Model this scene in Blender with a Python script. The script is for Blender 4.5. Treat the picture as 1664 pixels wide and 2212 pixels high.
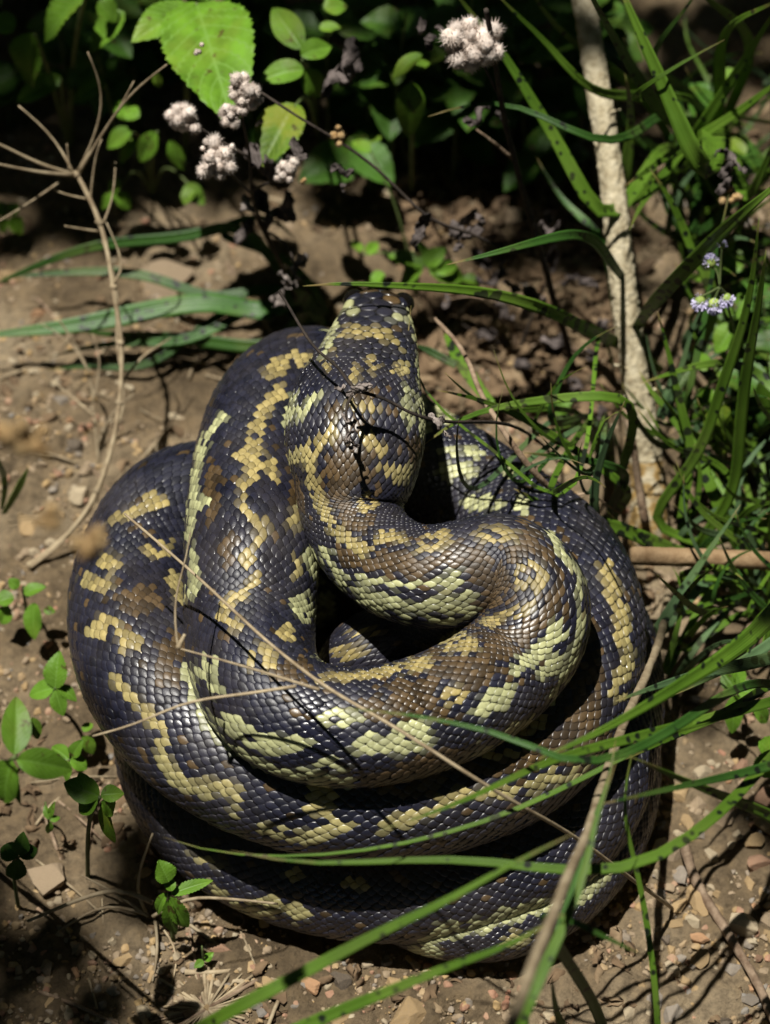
import bpy, math, random
import numpy as np
from mathutils import Vector, Matrix

for o in list(bpy.data.objects): bpy.data.objects.remove(o)
scene = bpy.context.scene
COL = scene.collection
random.seed(7); RNG = np.random.default_rng(11)

# ------------------------------------------------------------------ camera
PITCH = math.radians(50.0); VFOV = math.radians(24.0); DIST = 1.353
TGT = np.array([0.0, 0.0, 0.06])
FWD = np.array([0.0, math.cos(PITCH), -math.sin(PITCH)])
UPV = np.array([0.0, math.sin(PITCH), math.cos(PITCH)])
RGT = np.array([1.0, 0.0, 0.0])
CAM = TGT - FWD * DIST
W0, H0 = 1664.0, 2212.0                      # the photograph's working pixel frame
FPX = (H0 / 2) / math.tan(VFOV / 2)
cam = bpy.data.cameras.new("camera"); camo = bpy.data.objects.new("camera", cam); COL.objects.link(camo)
camo.location = CAM; camo.rotation_euler = (math.pi / 2 - PITCH, 0, 0)
cam.sensor_fit = 'VERTICAL'; cam.sensor_height = 24.0; cam.lens = 12.0 / math.tan(VFOV / 2)
cam.clip_start = 0.02; cam.clip_end = 200
cam.dof.use_dof = True; cam.dof.focus_distance = 1.165; cam.dof.aperture_fstop = 4.8
scene.camera = camo

# ------------------------------------------------------------------ light
SUN_EL = math.radians(79); SUN_AZ = math.radians(-98)          # azimuth from +Y towards +X
SUN = np.array([math.cos(SUN_EL) * math.sin(SUN_AZ), math.cos(SUN_EL) * math.cos(SUN_AZ), math.sin(SUN_EL)])
world = bpy.data.worlds.new("World"); scene.world = world; world.use_nodes = True
wn = world.node_tree; wn.nodes.clear()
sky = wn.nodes.new('ShaderNodeTexSky'); sky.sky_type = 'NISHITA'; sky.sun_disc = False
sky.sun_elevation = SUN_EL; sky.sun_rotation = SUN_AZ
bg = wn.nodes.new('ShaderNodeBackground'); bg.inputs[1].default_value = 0.05
wo = wn.nodes.new('ShaderNodeOutputWorld'); wn.links.new(sky.outputs[0], bg.inputs[0]); wn.links.new(bg.outputs[0], wo.inputs[0])
sl = bpy.data.lights.new("sun", 'SUN'); sl.energy = 5.0; sl.angle = math.radians(0.53); sl.color = (1.0, 0.965, 0.89)
so = bpy.data.objects.new("sun", sl); COL.objects.link(so); so.location = (-1, 2, 4)
so.rotation_euler = Vector(SUN).to_track_quat('Z', 'Y').to_euler()
scene.view_settings.view_transform = 'Standard'; scene.view_settings.look = 'None'
scene.view_settings.exposure = 0.42; scene.view_settings.gamma = 1.0
try: scene.view_settings.use_curve_mapping = False
except Exception: pass

# ------------------------------------------------------------------ helpers
def ray(px, py):
    d = FWD + RGT * ((px - W0 / 2) / FPX) - UPV * ((py - H0 / 2) / FPX)
    return d
def at(px, py, z=0.0):
    d = ray(px, py); t = (z - CAM[2]) / d[2]
    return CAM + d * t
def depth(P): return float(np.dot(np.asarray(P) - CAM, FWD))
def proj(P):
    P = np.asarray(P); q = P - CAM
    dz = q @ FWD
    return np.stack([W0 / 2 + FPX * (q @ RGT) / dz, H0 / 2 - FPX * (q @ UPV) / dz], -1)
def mpp(P): return depth(P) / FPX              # metres per pixel at P
def nrm(v):
    v = np.asarray(v, float); n = np.linalg.norm(v, axis=-1, keepdims=True); return v / np.maximum(n, 1e-12)

def _hash(ix, iy, seed):
    h = (ix.astype(np.int64) * 374761393 + iy.astype(np.int64) * 668265263 + seed * 1442695041) & 0x7fffffff
    h = ((h ^ (h >> 13)) * 1274126177) & 0x7fffffff
    return ((h ^ (h >> 16)) & 0xffff) / 65535.0
def vnoise(x, y, seed=0):
    x = np.asarray(x, float); y = np.asarray(y, float)
    ix = np.floor(x); iy = np.floor(y); fx = x - ix; fy = y - iy
    fx = fx * fx * (3 - 2 * fx); fy = fy * fy * (3 - 2 * fy)
    a = _hash(ix, iy, seed); b = _hash(ix + 1, iy, seed); c = _hash(ix, iy + 1, seed); d = _hash(ix + 1, iy + 1, seed)
    return (a + (b - a) * fx) * (1 - fy) + (c + (d - c) * fx) * fy
def fbm(x, y, oct=4, seed=0):
    s = 0; a = 0.5
    for k in range(oct): s = s + a * (vnoise(x, y, seed + k) - 0.5); x = x * 2.03 + 7.1; y = y * 2.03 + 3.7; a *= 0.5
    return s
def ground_h(x, y):
    return 0.016 * fbm(np.asarray(x) * 7, np.asarray(y) * 7, 3, 5) + 0.006 * fbm(np.asarray(x) * 45, np.asarray(y) * 45, 3, 9)
def gpt(px, py, lift=0.0):
    P = at(px, py, 0.0)
    for _ in range(3): P = at(px, py, float(ground_h(P[0], P[1])))
    P[2] += lift
    return P

def nat_spline(t, Y, tt):
    t = np.asarray(t, float); Y = np.asarray(Y, float); n = len(t); h = np.diff(t)
    if n < 3:
        return np.stack([np.interp(tt, t, Y[:, k]) for k in range(Y.shape[1])], 1)
    A = np.zeros((n, n)); R = np.zeros_like(Y); A[0, 0] = A[-1, -1] = 1
    for i in range(1, n - 1):
        A[i, i - 1] = h[i - 1]; A[i, i] = 2 * (h[i - 1] + h[i]); A[i, i + 1] = h[i]
        R[i] = 6 * ((Y[i + 1] - Y[i]) / h[i] - (Y[i] - Y[i - 1]) / h[i - 1])
    M = np.linalg.solve(A, R)
    i = np.clip(np.searchsorted(t, tt, side='right') - 1, 0, n - 2)
    a = (t[i + 1] - tt)[:, None]; b = (tt - t[i])[:, None]; hh = h[i][:, None]
    return (M[i] * a**3 + M[i + 1] * b**3) / (6 * hh) + (Y[i] / hh - M[i] * hh / 6) * a + (Y[i + 1] / hh - M[i + 1] * hh / 6) * b
def path(P, n):
    P = np.asarray(P, float)
    d = np.linalg.norm(np.diff(P, axis=0), axis=1); t = np.concatenate([[0], np.cumsum(np.maximum(d, 1e-6) ** 0.75)])
    f = nat_spline(t, P, np.linspace(0, t[-1], n * 4))
    s = np.concatenate([[0], np.cumsum(np.linalg.norm(np.diff(f, axis=0), axis=1))])
    u = np.linspace(0, s[-1], n)
    return np.stack([np.interp(u, s, f[:, k]) for k in range(3)], 1), u

def mesh_from(name, V, F, smooth=True, col=None, uv=None):
    """V (n,3); F list of face arrays (m,k) or python lists; col (n,4) point colours; uv (n,2) per vertex"""
    me = bpy.data.meshes.new(name)
    if isinstance(F, np.ndarray): F = [F]
    loops = []; starts = []; tot = 0; cnt = 0
    for f in F:
        f = np.asarray(f, dtype=np.int32)
        if f.size == 0: continue
        loops.append(f.ravel()); starts.append(tot + np.arange(len(f)) * f.shape[1]); tot += f.size; cnt += len(f)
    loops = np.concatenate(loops); starts = np.concatenate(starts)
    me.vertices.add(len(V)); me.vertices.foreach_set('co', np.asarray(V, dtype=np.float32).ravel())
    me.loops.add(tot); me.loops.foreach_set('vertex_index', loops)
    me.polygons.add(cnt); me.polygons.foreach_set('loop_start', starts.astype(np.int32))
    me.polygons.foreach_set('use_smooth', np.full(cnt, smooth))
    me.update(calc_edges=True); me.validate()
    if col is not None:
        a = me.color_attributes.new('Col', 'FLOAT_COLOR', 'POINT'); a.data.foreach_set('color', np.asarray(col, dtype=np.float32).ravel())
    if uv is not None:
        l = me.uv_layers.new(name='UVMap'); l.data.foreach_set('uv', np.asarray(uv, dtype=np.float32)[loops].ravel())
    return me
class Root: pass
def tag(o, label=None, cat=None, group=None, kind=None):
    if label: o['label'] = label
    if cat: o['category'] = cat
    if group: o['group'] = group
    if kind: o['kind'] = kind
    return o
def thing(name, label, cat, loc, group=None):
    o = bpy.data.objects.new(name, None); COL.objects.link(o); o.location = loc; o.empty_display_size = 0.01
    return tag(o, label, cat, group)
def add(name, me, mat, parent=None, loc=None):
    o = bpy.data.objects.new(name, me); COL.objects.link(o)
    if mat is not None and not me.materials: me.materials.append(mat)
    if parent is not None: o.parent = parent
    if loc is not None: o.location = loc
    return o
def part(name, V, F, mat, parent, **kw):
    """world-space vertices, stored relative to the parent (chain of unrotated parents)"""
    off = np.zeros(3); p = parent
    while p is not None: off = off + np.array(p.location); p = p.parent
    return add(name, mesh_from(name, np.asarray(V) - off, F, **kw), mat, parent)
def merge(parts):
    V = []; F = {}; off = 0; U = []
    for p in parts:
        v, fs = p[0], p[1]
        V.append(v)
        if isinstance(fs, np.ndarray): fs = [fs]
        for f in fs:
            f = np.asarray(f); F.setdefault(f.shape[1], []).append(f + off)
        off += len(v)
    return np.concatenate(V), [np.concatenate(x) for x in F.values()]

def tube(P, R, ns=10, noise=0.0, nf=300.0, seed=0, cap=True):
    P = np.asarray(P); n = len(P); R = np.broadcast_to(np.asarray(R, float), (n,))
    T = nrm(np.gradient(P, axis=0))
    ref = np.array([0.31, -0.2, 0.93]) if abs(T[:, 2]).mean() < 0.8 else np.array([1.0, 0.1, 0])
    A = nrm(np.cross(T, ref)); B = np.cross(T, A)
    th = np.linspace(0, 2 * math.pi, ns, endpoint=False)
    rr = R[:, None] * np.ones(ns)[None]
    if noise:
        s = np.concatenate([[0], np.cumsum(np.linalg.norm(np.diff(P, axis=0), axis=1))])
        cc = np.cos(th); ss = np.sin(th); r0 = R.mean()
        rr = rr * (1 + noise * (2 * fbm((cc * 3)[None] + s[:, None] * nf, (ss * 3)[None] + s[:, None] * nf * 0.3, 3, seed)))
    V = P[:, None] + rr[..., None] * (np.cos(th)[None, :, None] * A[:, None] + np.sin(th)[None, :, None] * B[:, None])
    V = V.reshape(-1, 3); i = np.arange(n - 1)[:, None] * ns; j = np.arange(ns)[None]; k = (j + 1) % ns
    F = np.stack([i + j, i + k, i + ns + k, i + ns + j], -1).reshape(-1, 4); Fs = [F]
    if cap:
        V = np.concatenate([V, P[:1], P[-1:]]); c0 = len(V) - 2; c1 = c0 + 1
        j = np.arange(ns); k = (j + 1) % ns
        Fs.append(np.stack([np.full(ns, c0), k, j], -1)); Fs.append(np.stack([np.full(ns, c1), (n - 1) * ns + j, (n - 1) * ns + k], -1))
    return V, Fs

# ------------------------------------------------------------------ materials
def newmat(name):
    m = bpy.data.materials.new(name); m.use_nodes = True; nt = m.node_tree; nt.nodes.clear()
    out = nt.nodes.new('ShaderNodeOutputMaterial'); b = nt.nodes.new('ShaderNodeBsdfPrincipled'); nt.links.new(b.outputs[0], out.inputs[0])
    return m, nt, b, out
def N(nt, t, **kw):
    n = nt.nodes.new(t)
    for k, v in kw.items(): setattr(n, k, v)
    return n
def ramp(nt, fac, stops):
    r = nt.nodes.new('ShaderNodeValToRGB'); e = r.color_ramp.elements
    while len(e) < len(stops): e.new(0.5)
    for q, (p, c) in zip(e, stops): q.position = p; q.color = (*c, 1)
    nt.links.new(fac, r.inputs[0]); return r.outputs[0]
def noise(nt, vec, scale, detail=4, rough=0.55):
    n = nt.nodes.new('ShaderNodeTexNoise'); n.inputs['Scale'].default_value = scale; n.inputs['Detail'].default_value = detail; n.inputs['Roughness'].default_value = rough
    if vec is not None: nt.links.new(vec, n.inputs['Vector'])
    return n.outputs['Fac']
def bump(nt, b, h, strength, dist):
    n = nt.nodes.new('ShaderNodeBump'); n.inputs['Strength'].default_value = strength; n.inputs['Distance'].default_value = dist
    nt.links.new(h, n.inputs['Height']); nt.links.new(n.outputs[0], b.inputs['Normal']); return n
def mixc(nt, fac, a, b, mode='MIX'):
    m = nt.nodes.new('ShaderNodeMix'); m.data_type = 'RGBA'; m.blend_type = mode
    for sock, v in ((m.inputs[0], fac), (m.inputs[6], a), (m.inputs[7], b)):
        if hasattr(v, 'node'): nt.links.new(v, sock)
        elif isinstance(v, tuple): sock.default_value = (*v, 1)
        else: sock.default_value = v
    return m.outputs[2]
def objvec(nt): return nt.nodes.new('ShaderNodeTexCoord').outputs['Object']

def mat_noise(name, stops, scale, rough=0.85, bs=0.5, bd=0.001, bscale=None, spec=0.3):
    m, nt, b, _ = newmat(name); v = objvec(nt)
    oi = nt.nodes.new('ShaderNodeObjectInfo')
    ad = nt.nodes.new('ShaderNodeVectorMath'); ad.operation = 'ADD'; nt.links.new(v, ad.inputs[0]); nt.links.new(oi.outputs['Random'], ad.inputs[1])
    v = ad.outputs[0]
    f = noise(nt, v, scale); c = ramp(nt, f, stops)
    g = noise(nt, v, scale * 9, 2)
    c2 = mixc(nt, 0.35, c, ramp(nt, g, [(0.3, (0.55, 0.55, 0.55)), (0.7, (1, 1, 1))]), 'MULTIPLY')
    if name.startswith('stone'): c2 = mixc(nt, ramp(nt, noise(nt, v, 35, 4), [(0.38, (0.15, 0.15, 0.15)), (0.66, (0.75, 0.75, 0.75))]), c2, (0.30, 0.225, 0.145))
    h = nt.nodes.new('ShaderNodeHueSaturation'); nt.links.new(c2, h.inputs['Color'])
    mr = nt.nodes.new('ShaderNodeMapRange'); nt.links.new(oi.outputs['Random'], mr.inputs[0]); mr.inputs[3].default_value = 0.75; mr.inputs[4].default_value = 1.2
    nt.links.new(mr.outputs[0], h.inputs['Value']); nt.links.new(h.outputs[0], b.inputs['Base Color'])
    b.inputs['Roughness'].default_value = rough; b.inputs['Specular IOR Level'].default_value = spec
    bump(nt, b, noise(nt, v, bscale or scale * 5, 5), bs, bd)
    return m

def mat_soil():
    m, nt, b, _ = newmat('soil'); v = objvec(nt)
    c = ramp(nt, noise(nt, v, 9, 6), [(0.3, (0.115, 0.086, 0.052)), (0.5, (0.245, 0.188, 0.118)), (0.68, (0.41, 0.335, 0.225))])
    c = mixc(nt, 0.7, c, ramp(nt, noise(nt, v, 140, 5, 0.7), [(0.33, (0.25, 0.22, 0.2)), (0.5, (0.8, 0.75, 0.7)), (0.7, (1.2, 1.1, 0.95))]), 'MULTIPLY')
    nt.links.new(c, b.inputs['Base Color']); b.inputs['Roughness'].default_value = 0.95; b.inputs['Specular IOR Level'].default_value = 0.15
    bump(nt, b, noise(nt, v, 320, 6, 0.75), 1.0, 0.004)
    return m
def mat_scale(name='snake_scale'):
    m, nt, b, _ = newmat(name); v = objvec(nt)
    a = N(nt, 'ShaderNodeAttribute', attribute_name='Col')
    c = mixc(nt, 0.5, a.outputs['Color'], ramp(nt, noise(nt, v, 420, 3), [(0.3, (0.6, 0.57, 0.5)), (0.65, (1.1, 1.1, 1.1))]), 'MULTIPLY')
    c = mixc(nt, ramp(nt, noise(nt, v, 16, 6, 0.7), [(0.46, (0, 0, 0)), (0.74, (0.30, 0.30, 0.30))]), c, (0.105, 0.088, 0.075))
    nt.links.new(c, b.inputs['Base Color'])
    r = nt.nodes.new('ShaderNodeMapRange'); nt.links.new(noise(nt, v, 40, 5), r.inputs[0]); r.inputs[1].default_value = 0.3; r.inputs[2].default_value = 0.7; r.inputs[3].default_value = 0.21; r.inputs[4].default_value = 0.6
    nt.links.new(r.outputs[0], b.inputs['Roughness']); b.inputs['Specular IOR Level'].default_value = 0.55
    bump(nt, b, noise(nt, v, 900, 3), 0.25, 0.0004)
    return m
def mat_blade(name, stops, spots=0.0, trans=0.25):
    m, nt, b, out = newmat(name); v = objvec(nt)
    uv = nt.nodes.new('ShaderNodeTexCoord').outputs['UV']
    sp = nt.nodes.new('ShaderNodeSeparateXYZ'); nt.links.new(uv, sp.inputs[0])
    oi = nt.nodes.new('ShaderNodeObjectInfo')
    c = ramp(nt, noise(nt, v, 25, 3), stops)
    # fine lengthwise veins
    wv = nt.nodes.new('ShaderNodeMath'); wv.operation = 'SINE'; mu = nt.nodes.new('ShaderNodeMath'); mu.operation = 'MULTIPLY'; mu.inputs[1].default_value = 46
    nt.links.new(sp.outputs[0], mu.inputs[0]); nt.links.new(mu.outputs[0], wv.inputs[0])
    c = mixc(nt, 0.4, c, ramp(nt, wv.outputs[0], [(0.0, (0.72, 0.75, 0.7)), (1.0, (1.1, 1.1, 1.0))]), 'MULTIPLY')
    if spots:
        vo = nt.nodes.new('ShaderNodeTexVoronoi'); vo.inputs['Scale'].default_value = 150; vo.inputs['Randomness'].default_value = 1.0
        w = nt.nodes.new('ShaderNodeVectorMath'); w.operation = 'ADD'; nt.links.new(v, w.inputs[0]); nt.links.new(oi.outputs['Random'], w.inputs[1])
        nt.links.new(w.outputs[0], vo.inputs['Vector'])
        ns = noise(nt, w.outputs[0], 55, 3)
        th = nt.nodes.new('ShaderNodeMath'); th.operation = 'SUBTRACT'; nt.links.new(vo.outputs['Distance'], th.inputs[0])
        mr = nt.nodes.new('ShaderNodeMapRange'); nt.links.new(ns, mr.inputs[0]); mr.inputs[1].default_value = 0.36; mr.inputs[2].default_value = 0.66; mr.inputs[3].default_value = 0.08; mr.inputs[4].default_value = 0.14 + spots
        nt.links.new(mr.outputs[0], th.inputs[1])
        f = ramp(nt, th.outputs[0], [(0.0, (1, 1, 1)), (0.12, (0, 0, 0))])
        c = mixc(nt, f, c, (0.012, 0.018, 0.010))
    tipm = nt.nodes.new('ShaderNodeMath'); tipm.operation = 'MULTIPLY_ADD'; nt.links.new(noise(nt, v, 70, 3), tipm.inputs[0]); tipm.inputs[1].default_value = 0.22; nt.links.new(sp.outputs[1], tipm.inputs[2]); tmr = nt.nodes.new('ShaderNodeMapRange'); nt.links.new(tipm.outputs[0], tmr.inputs[0]); tmr.inputs[1].default_value = 1.045; tmr.inputs[2].default_value = 1.1
    c = mixc(nt, ramp(nt, tmr.outputs[0], [(0.0, (0, 0, 0)), (1.0, (0.9, 0.9, 0.9))]), c, (0.26, 0.19, 0.07))     # dried tips
    pz = noise(nt, v, 18, 2); c = mixc(nt, ramp(nt, pz, [(0.5, (0, 0, 0)), (0.75, (0.5, 0.5, 0.5))]), c, (0.17, 0.22, 0.05))
    h = nt.nodes.new('ShaderNodeHueSaturation'); nt.links.new(c, h.inputs['Color'])
    mr2 = nt.nodes.new('ShaderNodeMapRange'); nt.links.new(oi.outputs['Random'], mr2.inputs[0]); mr2.inputs[3].default_value = 0.7; mr2.inputs[4].default_value = 1.25
    nt.links.new(mr2.outputs[0], h.inputs['Value'])
    nt.links.new(h.outputs[0], b.inputs['Base Color']); b.inputs['Roughness'].default_value = 0.42; b.inputs['Specular IOR Level'].default_value = 0.4
    bump(nt, b, wv.outputs[0], 0.3, 0.0003)
    tr = nt.nodes.new('ShaderNodeBsdfTranslucent'); nt.links.new(h.outputs[0], tr.inputs[0])
    mx = nt.nodes.new('ShaderNodeMixShader'); mx.inputs[0].default_value = trans
    nt.links.new(b.outputs[0], mx.inputs[1]); nt.links.new(tr.outputs[0], mx.inputs[2]); nt.links.new(mx.outputs[0], out.inputs[0])
    return m
def mat_leaf(name, base, vein, edge=None, trans=0.3):
    m, nt, b, out = newmat(name); tc = nt.nodes.new('ShaderNodeTexCoord'); v = tc.outputs['Object']
    sp = nt.nodes.new('ShaderNodeSeparateXYZ'); nt.links.new(tc.outputs['UV'], sp.inputs[0])
    ab = nt.nodes.new('ShaderNodeMath'); ab.operation = 'ABSOLUTE'; nt.links.new(sp.outputs[0], ab.inputs[0])
    # side veins: sin of (v - 0.35|u|)
    k = nt.nodes.new('ShaderNodeMath'); k.operation = 'MULTIPLY_ADD'; nt.links.new(ab.outputs[0], k.inputs[0]); k.inputs[1].default_value = -0.3; nt.links.new(sp.outputs[1], k.inputs[2])
    fr = nt.nodes.new('ShaderNodeMath'); fr.operation = 'PINGPONG'; fr.inputs[1].default_value = 0.055; nt.links.new(k.outputs[0], fr.inputs[0])
    v1 = ramp(nt, fr.outputs[0], [(0.0, (1, 1, 1)), (0.014, (0, 0, 0))])
    v2 = ramp(nt, ab.outputs[0], [(0.0, (1, 1, 1)), (0.06, (0, 0, 0))])
    vm = mixc(nt, 1.0, v1, v2, 'LIGHTEN')
    c = ramp(nt, noise(nt, v, 60, 4), [(0.3, tuple(x * 0.65 for x in base)), (0.7, tuple(x * 1.25 for x in base))])
    c = mixc(nt, vm, c, vein)
    if edge: c = mixc(nt, ramp(nt, noise(nt, v, 45, 3), [(0.48, (0, 0, 0)), (0.62, (1, 1, 1))]), c, edge)
    c = mixc(nt, ramp(nt, noise(nt, v, 130, 3), [(0.63, (0, 0, 0)), (0.69, (0.9, 0.9, 0.9))]), c, (0.07, 0.045, 0.015))
    c = mixc(nt, ramp(nt, noise(nt, v, 22, 3), [(0.5, (0, 0, 0)), (0.75, (0.55, 0.55, 0.55))]), c, (0.23, 0.27, 0.035))
    oi = nt.nodes.new('ShaderNodeObjectInfo'); h = nt.nodes.new('ShaderNodeHueSaturation'); nt.links.new(c, h.inputs['Color'])
    mr2 = nt.nodes.new('ShaderNodeMapRange'); nt.links.new(oi.outputs['Random'], mr2.inputs[0]); mr2.inputs[3].default_value = 0.75; mr2.inputs[4].default_value = 1.2
    nt.links.new(mr2.outputs[0], h.inputs['Value']); c = h.outputs[0]
    nt.links.new(c, b.inputs['Base Color']); b.inputs['Roughness'].default_value = 0.5; b.inputs['Specular IOR Level'].default_value = 0.3
    bump(nt, b, noise(nt, v, 300, 3), 0.4, 0.0006)
    tr = nt.nodes.new('ShaderNodeBsdfTranslucent'); nt.links.new(c, tr.inputs[0])
    mx = nt.nodes.new('ShaderNodeMixShader'); mx.inputs[0].default_value = trans
    nt.links.new(b.outputs[0], mx.inputs[1]); nt.links.new(tr.outputs[0], mx.inputs[2]); nt.links.new(mx.outputs[0], out.inputs[0])
    return m

M = {}
M['soil'] = mat_soil()
M['scale'] = mat_scale()
m, nt, b, _ = newmat('eye'); b.inputs['Base Color'].default_value = (0.006, 0.005, 0.004, 1); b.inputs['Roughness'].default_value = 0.06; M['eye'] = m
G1 = [(0.3, (0.075, 0.16, 0.014)), (0.7, (0.14, 0.26, 0.026))]
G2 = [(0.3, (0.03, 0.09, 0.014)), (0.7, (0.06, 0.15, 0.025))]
G3 = [(0.3, (0.06, 0.12, 0.05)), (0.7, (0.12, 0.2, 0.09))]
M['blade_bright'] = mat_blade('grass_bright', G1, 0.12, 0.3)
M['blade_spot'] = mat_blade('grass_spotted', G1, 0.42, 0.25)
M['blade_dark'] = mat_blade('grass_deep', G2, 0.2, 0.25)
M['blade_blue'] = mat_blade('grass_bluish', G3, 0.3, 0.25)
M['leaf'] = mat_leaf('weed_leaf', (0.125, 0.26, 0.02), (0.16, 0.30, 0.05))
M['leaf_yellow'] = mat_leaf('weed_leaf_yellowing', (0.15, 0.27, 0.022), (0.2, 0.3, 0.05), (0.26, 0.31, 0.03))
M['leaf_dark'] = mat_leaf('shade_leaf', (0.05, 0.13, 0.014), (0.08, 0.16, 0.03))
M['straw'] = mat_noise('dry_straw', [(0.3, (0.20, 0.145, 0.085)), (0.7, (0.43, 0.35, 0.225))], 120, 0.7, 0.4, 0.0006)
M['bark'] = mat_noise('corky_bark', [(0.3, (0.32, 0.26, 0.155)), (0.5, (0.54, 0.465, 0.31)), (0.72, (0.70, 0.62, 0.44))], 160, 0.85, 0.7, 0.0012, 500)
M['bark_base'] = mat_noise('stem_base_bark', [(0.32, (0.17, 0.115, 0.05)), (0.46, (0.37, 0.235, 0.075)), (0.58, (0.50, 0.42, 0.27)), (0.75, (0.66, 0.58, 0.41))], 110, 0.7, 0.6, 0.0012, 400)
M['twig'] = mat_noise('brown_twig', [(0.3, (0.14, 0.085, 0.05)), (0.7, (0.38, 0.28, 0.19))], 150, 0.8, 0.6, 0.001, 500)
M['branch'] = mat_noise('tan_branch', [(0.3, (0.22, 0.13, 0.06)), (0.7, (0.42, 0.29, 0.16))], 110, 0.8, 0.6, 0.001, 400)
M['dead'] = mat_noise('dead_stem', [(0.3, (0.012, 0.009, 0.007)), (0.7, (0.06, 0.045, 0.035))], 150, 0.85, 0.6, 0.001, 500)
M['deadleaf'] = mat_noise('withered_leaf', [(0.3, (0.03, 0.024, 0.022)), (0.7, (0.16, 0.13, 0.12))], 140, 0.85, 0.6, 0.001, 500)
M['deadpale'] = mat_noise('withered_leaf_pale', [(0.3, (0.10, 0.08, 0.07)), (0.7, (0.34, 0.29, 0.26))], 140, 0.85, 0.6, 0.001, 500)
M['litter'] = mat_noise('leaf_litter', [(0.3, (0.07, 0.045, 0.025)), (0.55, (0.19, 0.125, 0.07)), (0.75, (0.33, 0.25, 0.15))], 40, 0.9, 0.5, 0.001, 500)
M['fluff'] = mat_noise('seed_fluff', [(0.3, (0.44, 0.35, 0.29)), (0.7, (0.76, 0.67, 0.6))], 160, 0.95, 0.6, 0.001, 700)
M['seed'] = mat_noise('seed_head', [(0.3, (0.25, 0.14, 0.05)), (0.7, (0.5, 0.36, 0.18))], 160, 0.8, 0.6, 0.001, 700)
M['petal'] = mat_noise('lilac_floret', [(0.3, (0.52, 0.48, 0.78)), (0.7, (0.78, 0.74, 0.9))], 200, 0.7, 0.3, 0.0005)
M['sepal'] = mat_noise('green_sepal', [(0.3, (0.22, 0.33, 0.06)), (0.7, (0.42, 0.5, 0.14))], 200, 0.6, 0.3, 0.0005)
STONES = {
 'cream': mat_noise('stone_cream', [(0.3, (0.36, 0.28, 0.17)), (0.7, (0.62, 0.54, 0.38))], 60, 0.8, 0.5, 0.001, 350),
 'ochre': mat_noise('stone_ochre', [(0.3, (0.26, 0.16, 0.06)), (0.7, (0.48, 0.33, 0.15))], 60, 0.8, 0.5, 0.001, 350),
 'tan': mat_noise('stone_tan', [(0.3, (0.22, 0.16, 0.10)), (0.7, (0.42, 0.32, 0.21))], 60, 0.85, 0.5, 0.001, 350),
 'orange': mat_noise('stone_orange', [(0.3, (0.34, 0.14, 0.05)), (0.7, (0.55, 0.30, 0.15))], 60, 0.8, 0.5, 0.001, 350),
 'red': mat_noise('stone_reddish', [(0.3, (0.16, 0.06, 0.035)), (0.7, (0.32, 0.16, 0.10))], 60, 0.8, 0.5, 0.001, 350),
 'grey': mat_noise('stone_grey', [(0.3, (0.12, 0.115, 0.11)), (0.7, (0.28, 0.27, 0.25))], 60, 0.75, 0.5, 0.001, 350),
 'dark': mat_noise('stone_dark', [(0.3, (0.02, 0.02, 0.022)), (0.7, (0.075, 0.07, 0.07))], 60, 0.7, 0.5, 0.001, 350)}

# ------------------------------------------------------------------ ground
def axis(lo, hi, step, far):
    c = np.arange(lo, hi + step, step); a = []; x = step
    p = hi
    while p < far: x *= 1.3; p += x; a.append(p)
    bb = []; x = step; p = lo
    while p > -far: x *= 1.3; p -= x; bb.append(p)
    return np.concatenate([bb[::-1], c, a])
gx = axis(-0.42, 0.42, 0.0032, 30); gy = axis(-0.42, 0.62, 0.0034, 30)
X, Y = np.meshgrid(gx, gy, indexing='ij')
Z = ground_h(X, Y) + np.where((np.abs(X) < 0.6) & (np.abs(Y) < 0.9), 0.019 * np.maximum(fbm(X * 85, Y * 85, 4, 21), -0.05) + 0.010 * np.maximum(fbm(X * 40 + 9, Y * 40, 2, 33), 0), 0)
nx, ny = X.shape; V = np.stack([X, Y, Z], -1).reshape(-1, 3)
i = np.arange(nx - 1)[:, None] * ny; j = np.arange(ny - 1)[None]
F = np.stack([i + j, i + ny + j, i + ny + j + 1, i + j + 1], -1).reshape(-1, 4)
tag(add('ground', mesh_from('ground', V, F), M['soil']), 'bare brown gravelly soil under the snake and plants', kind='structure')

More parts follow.
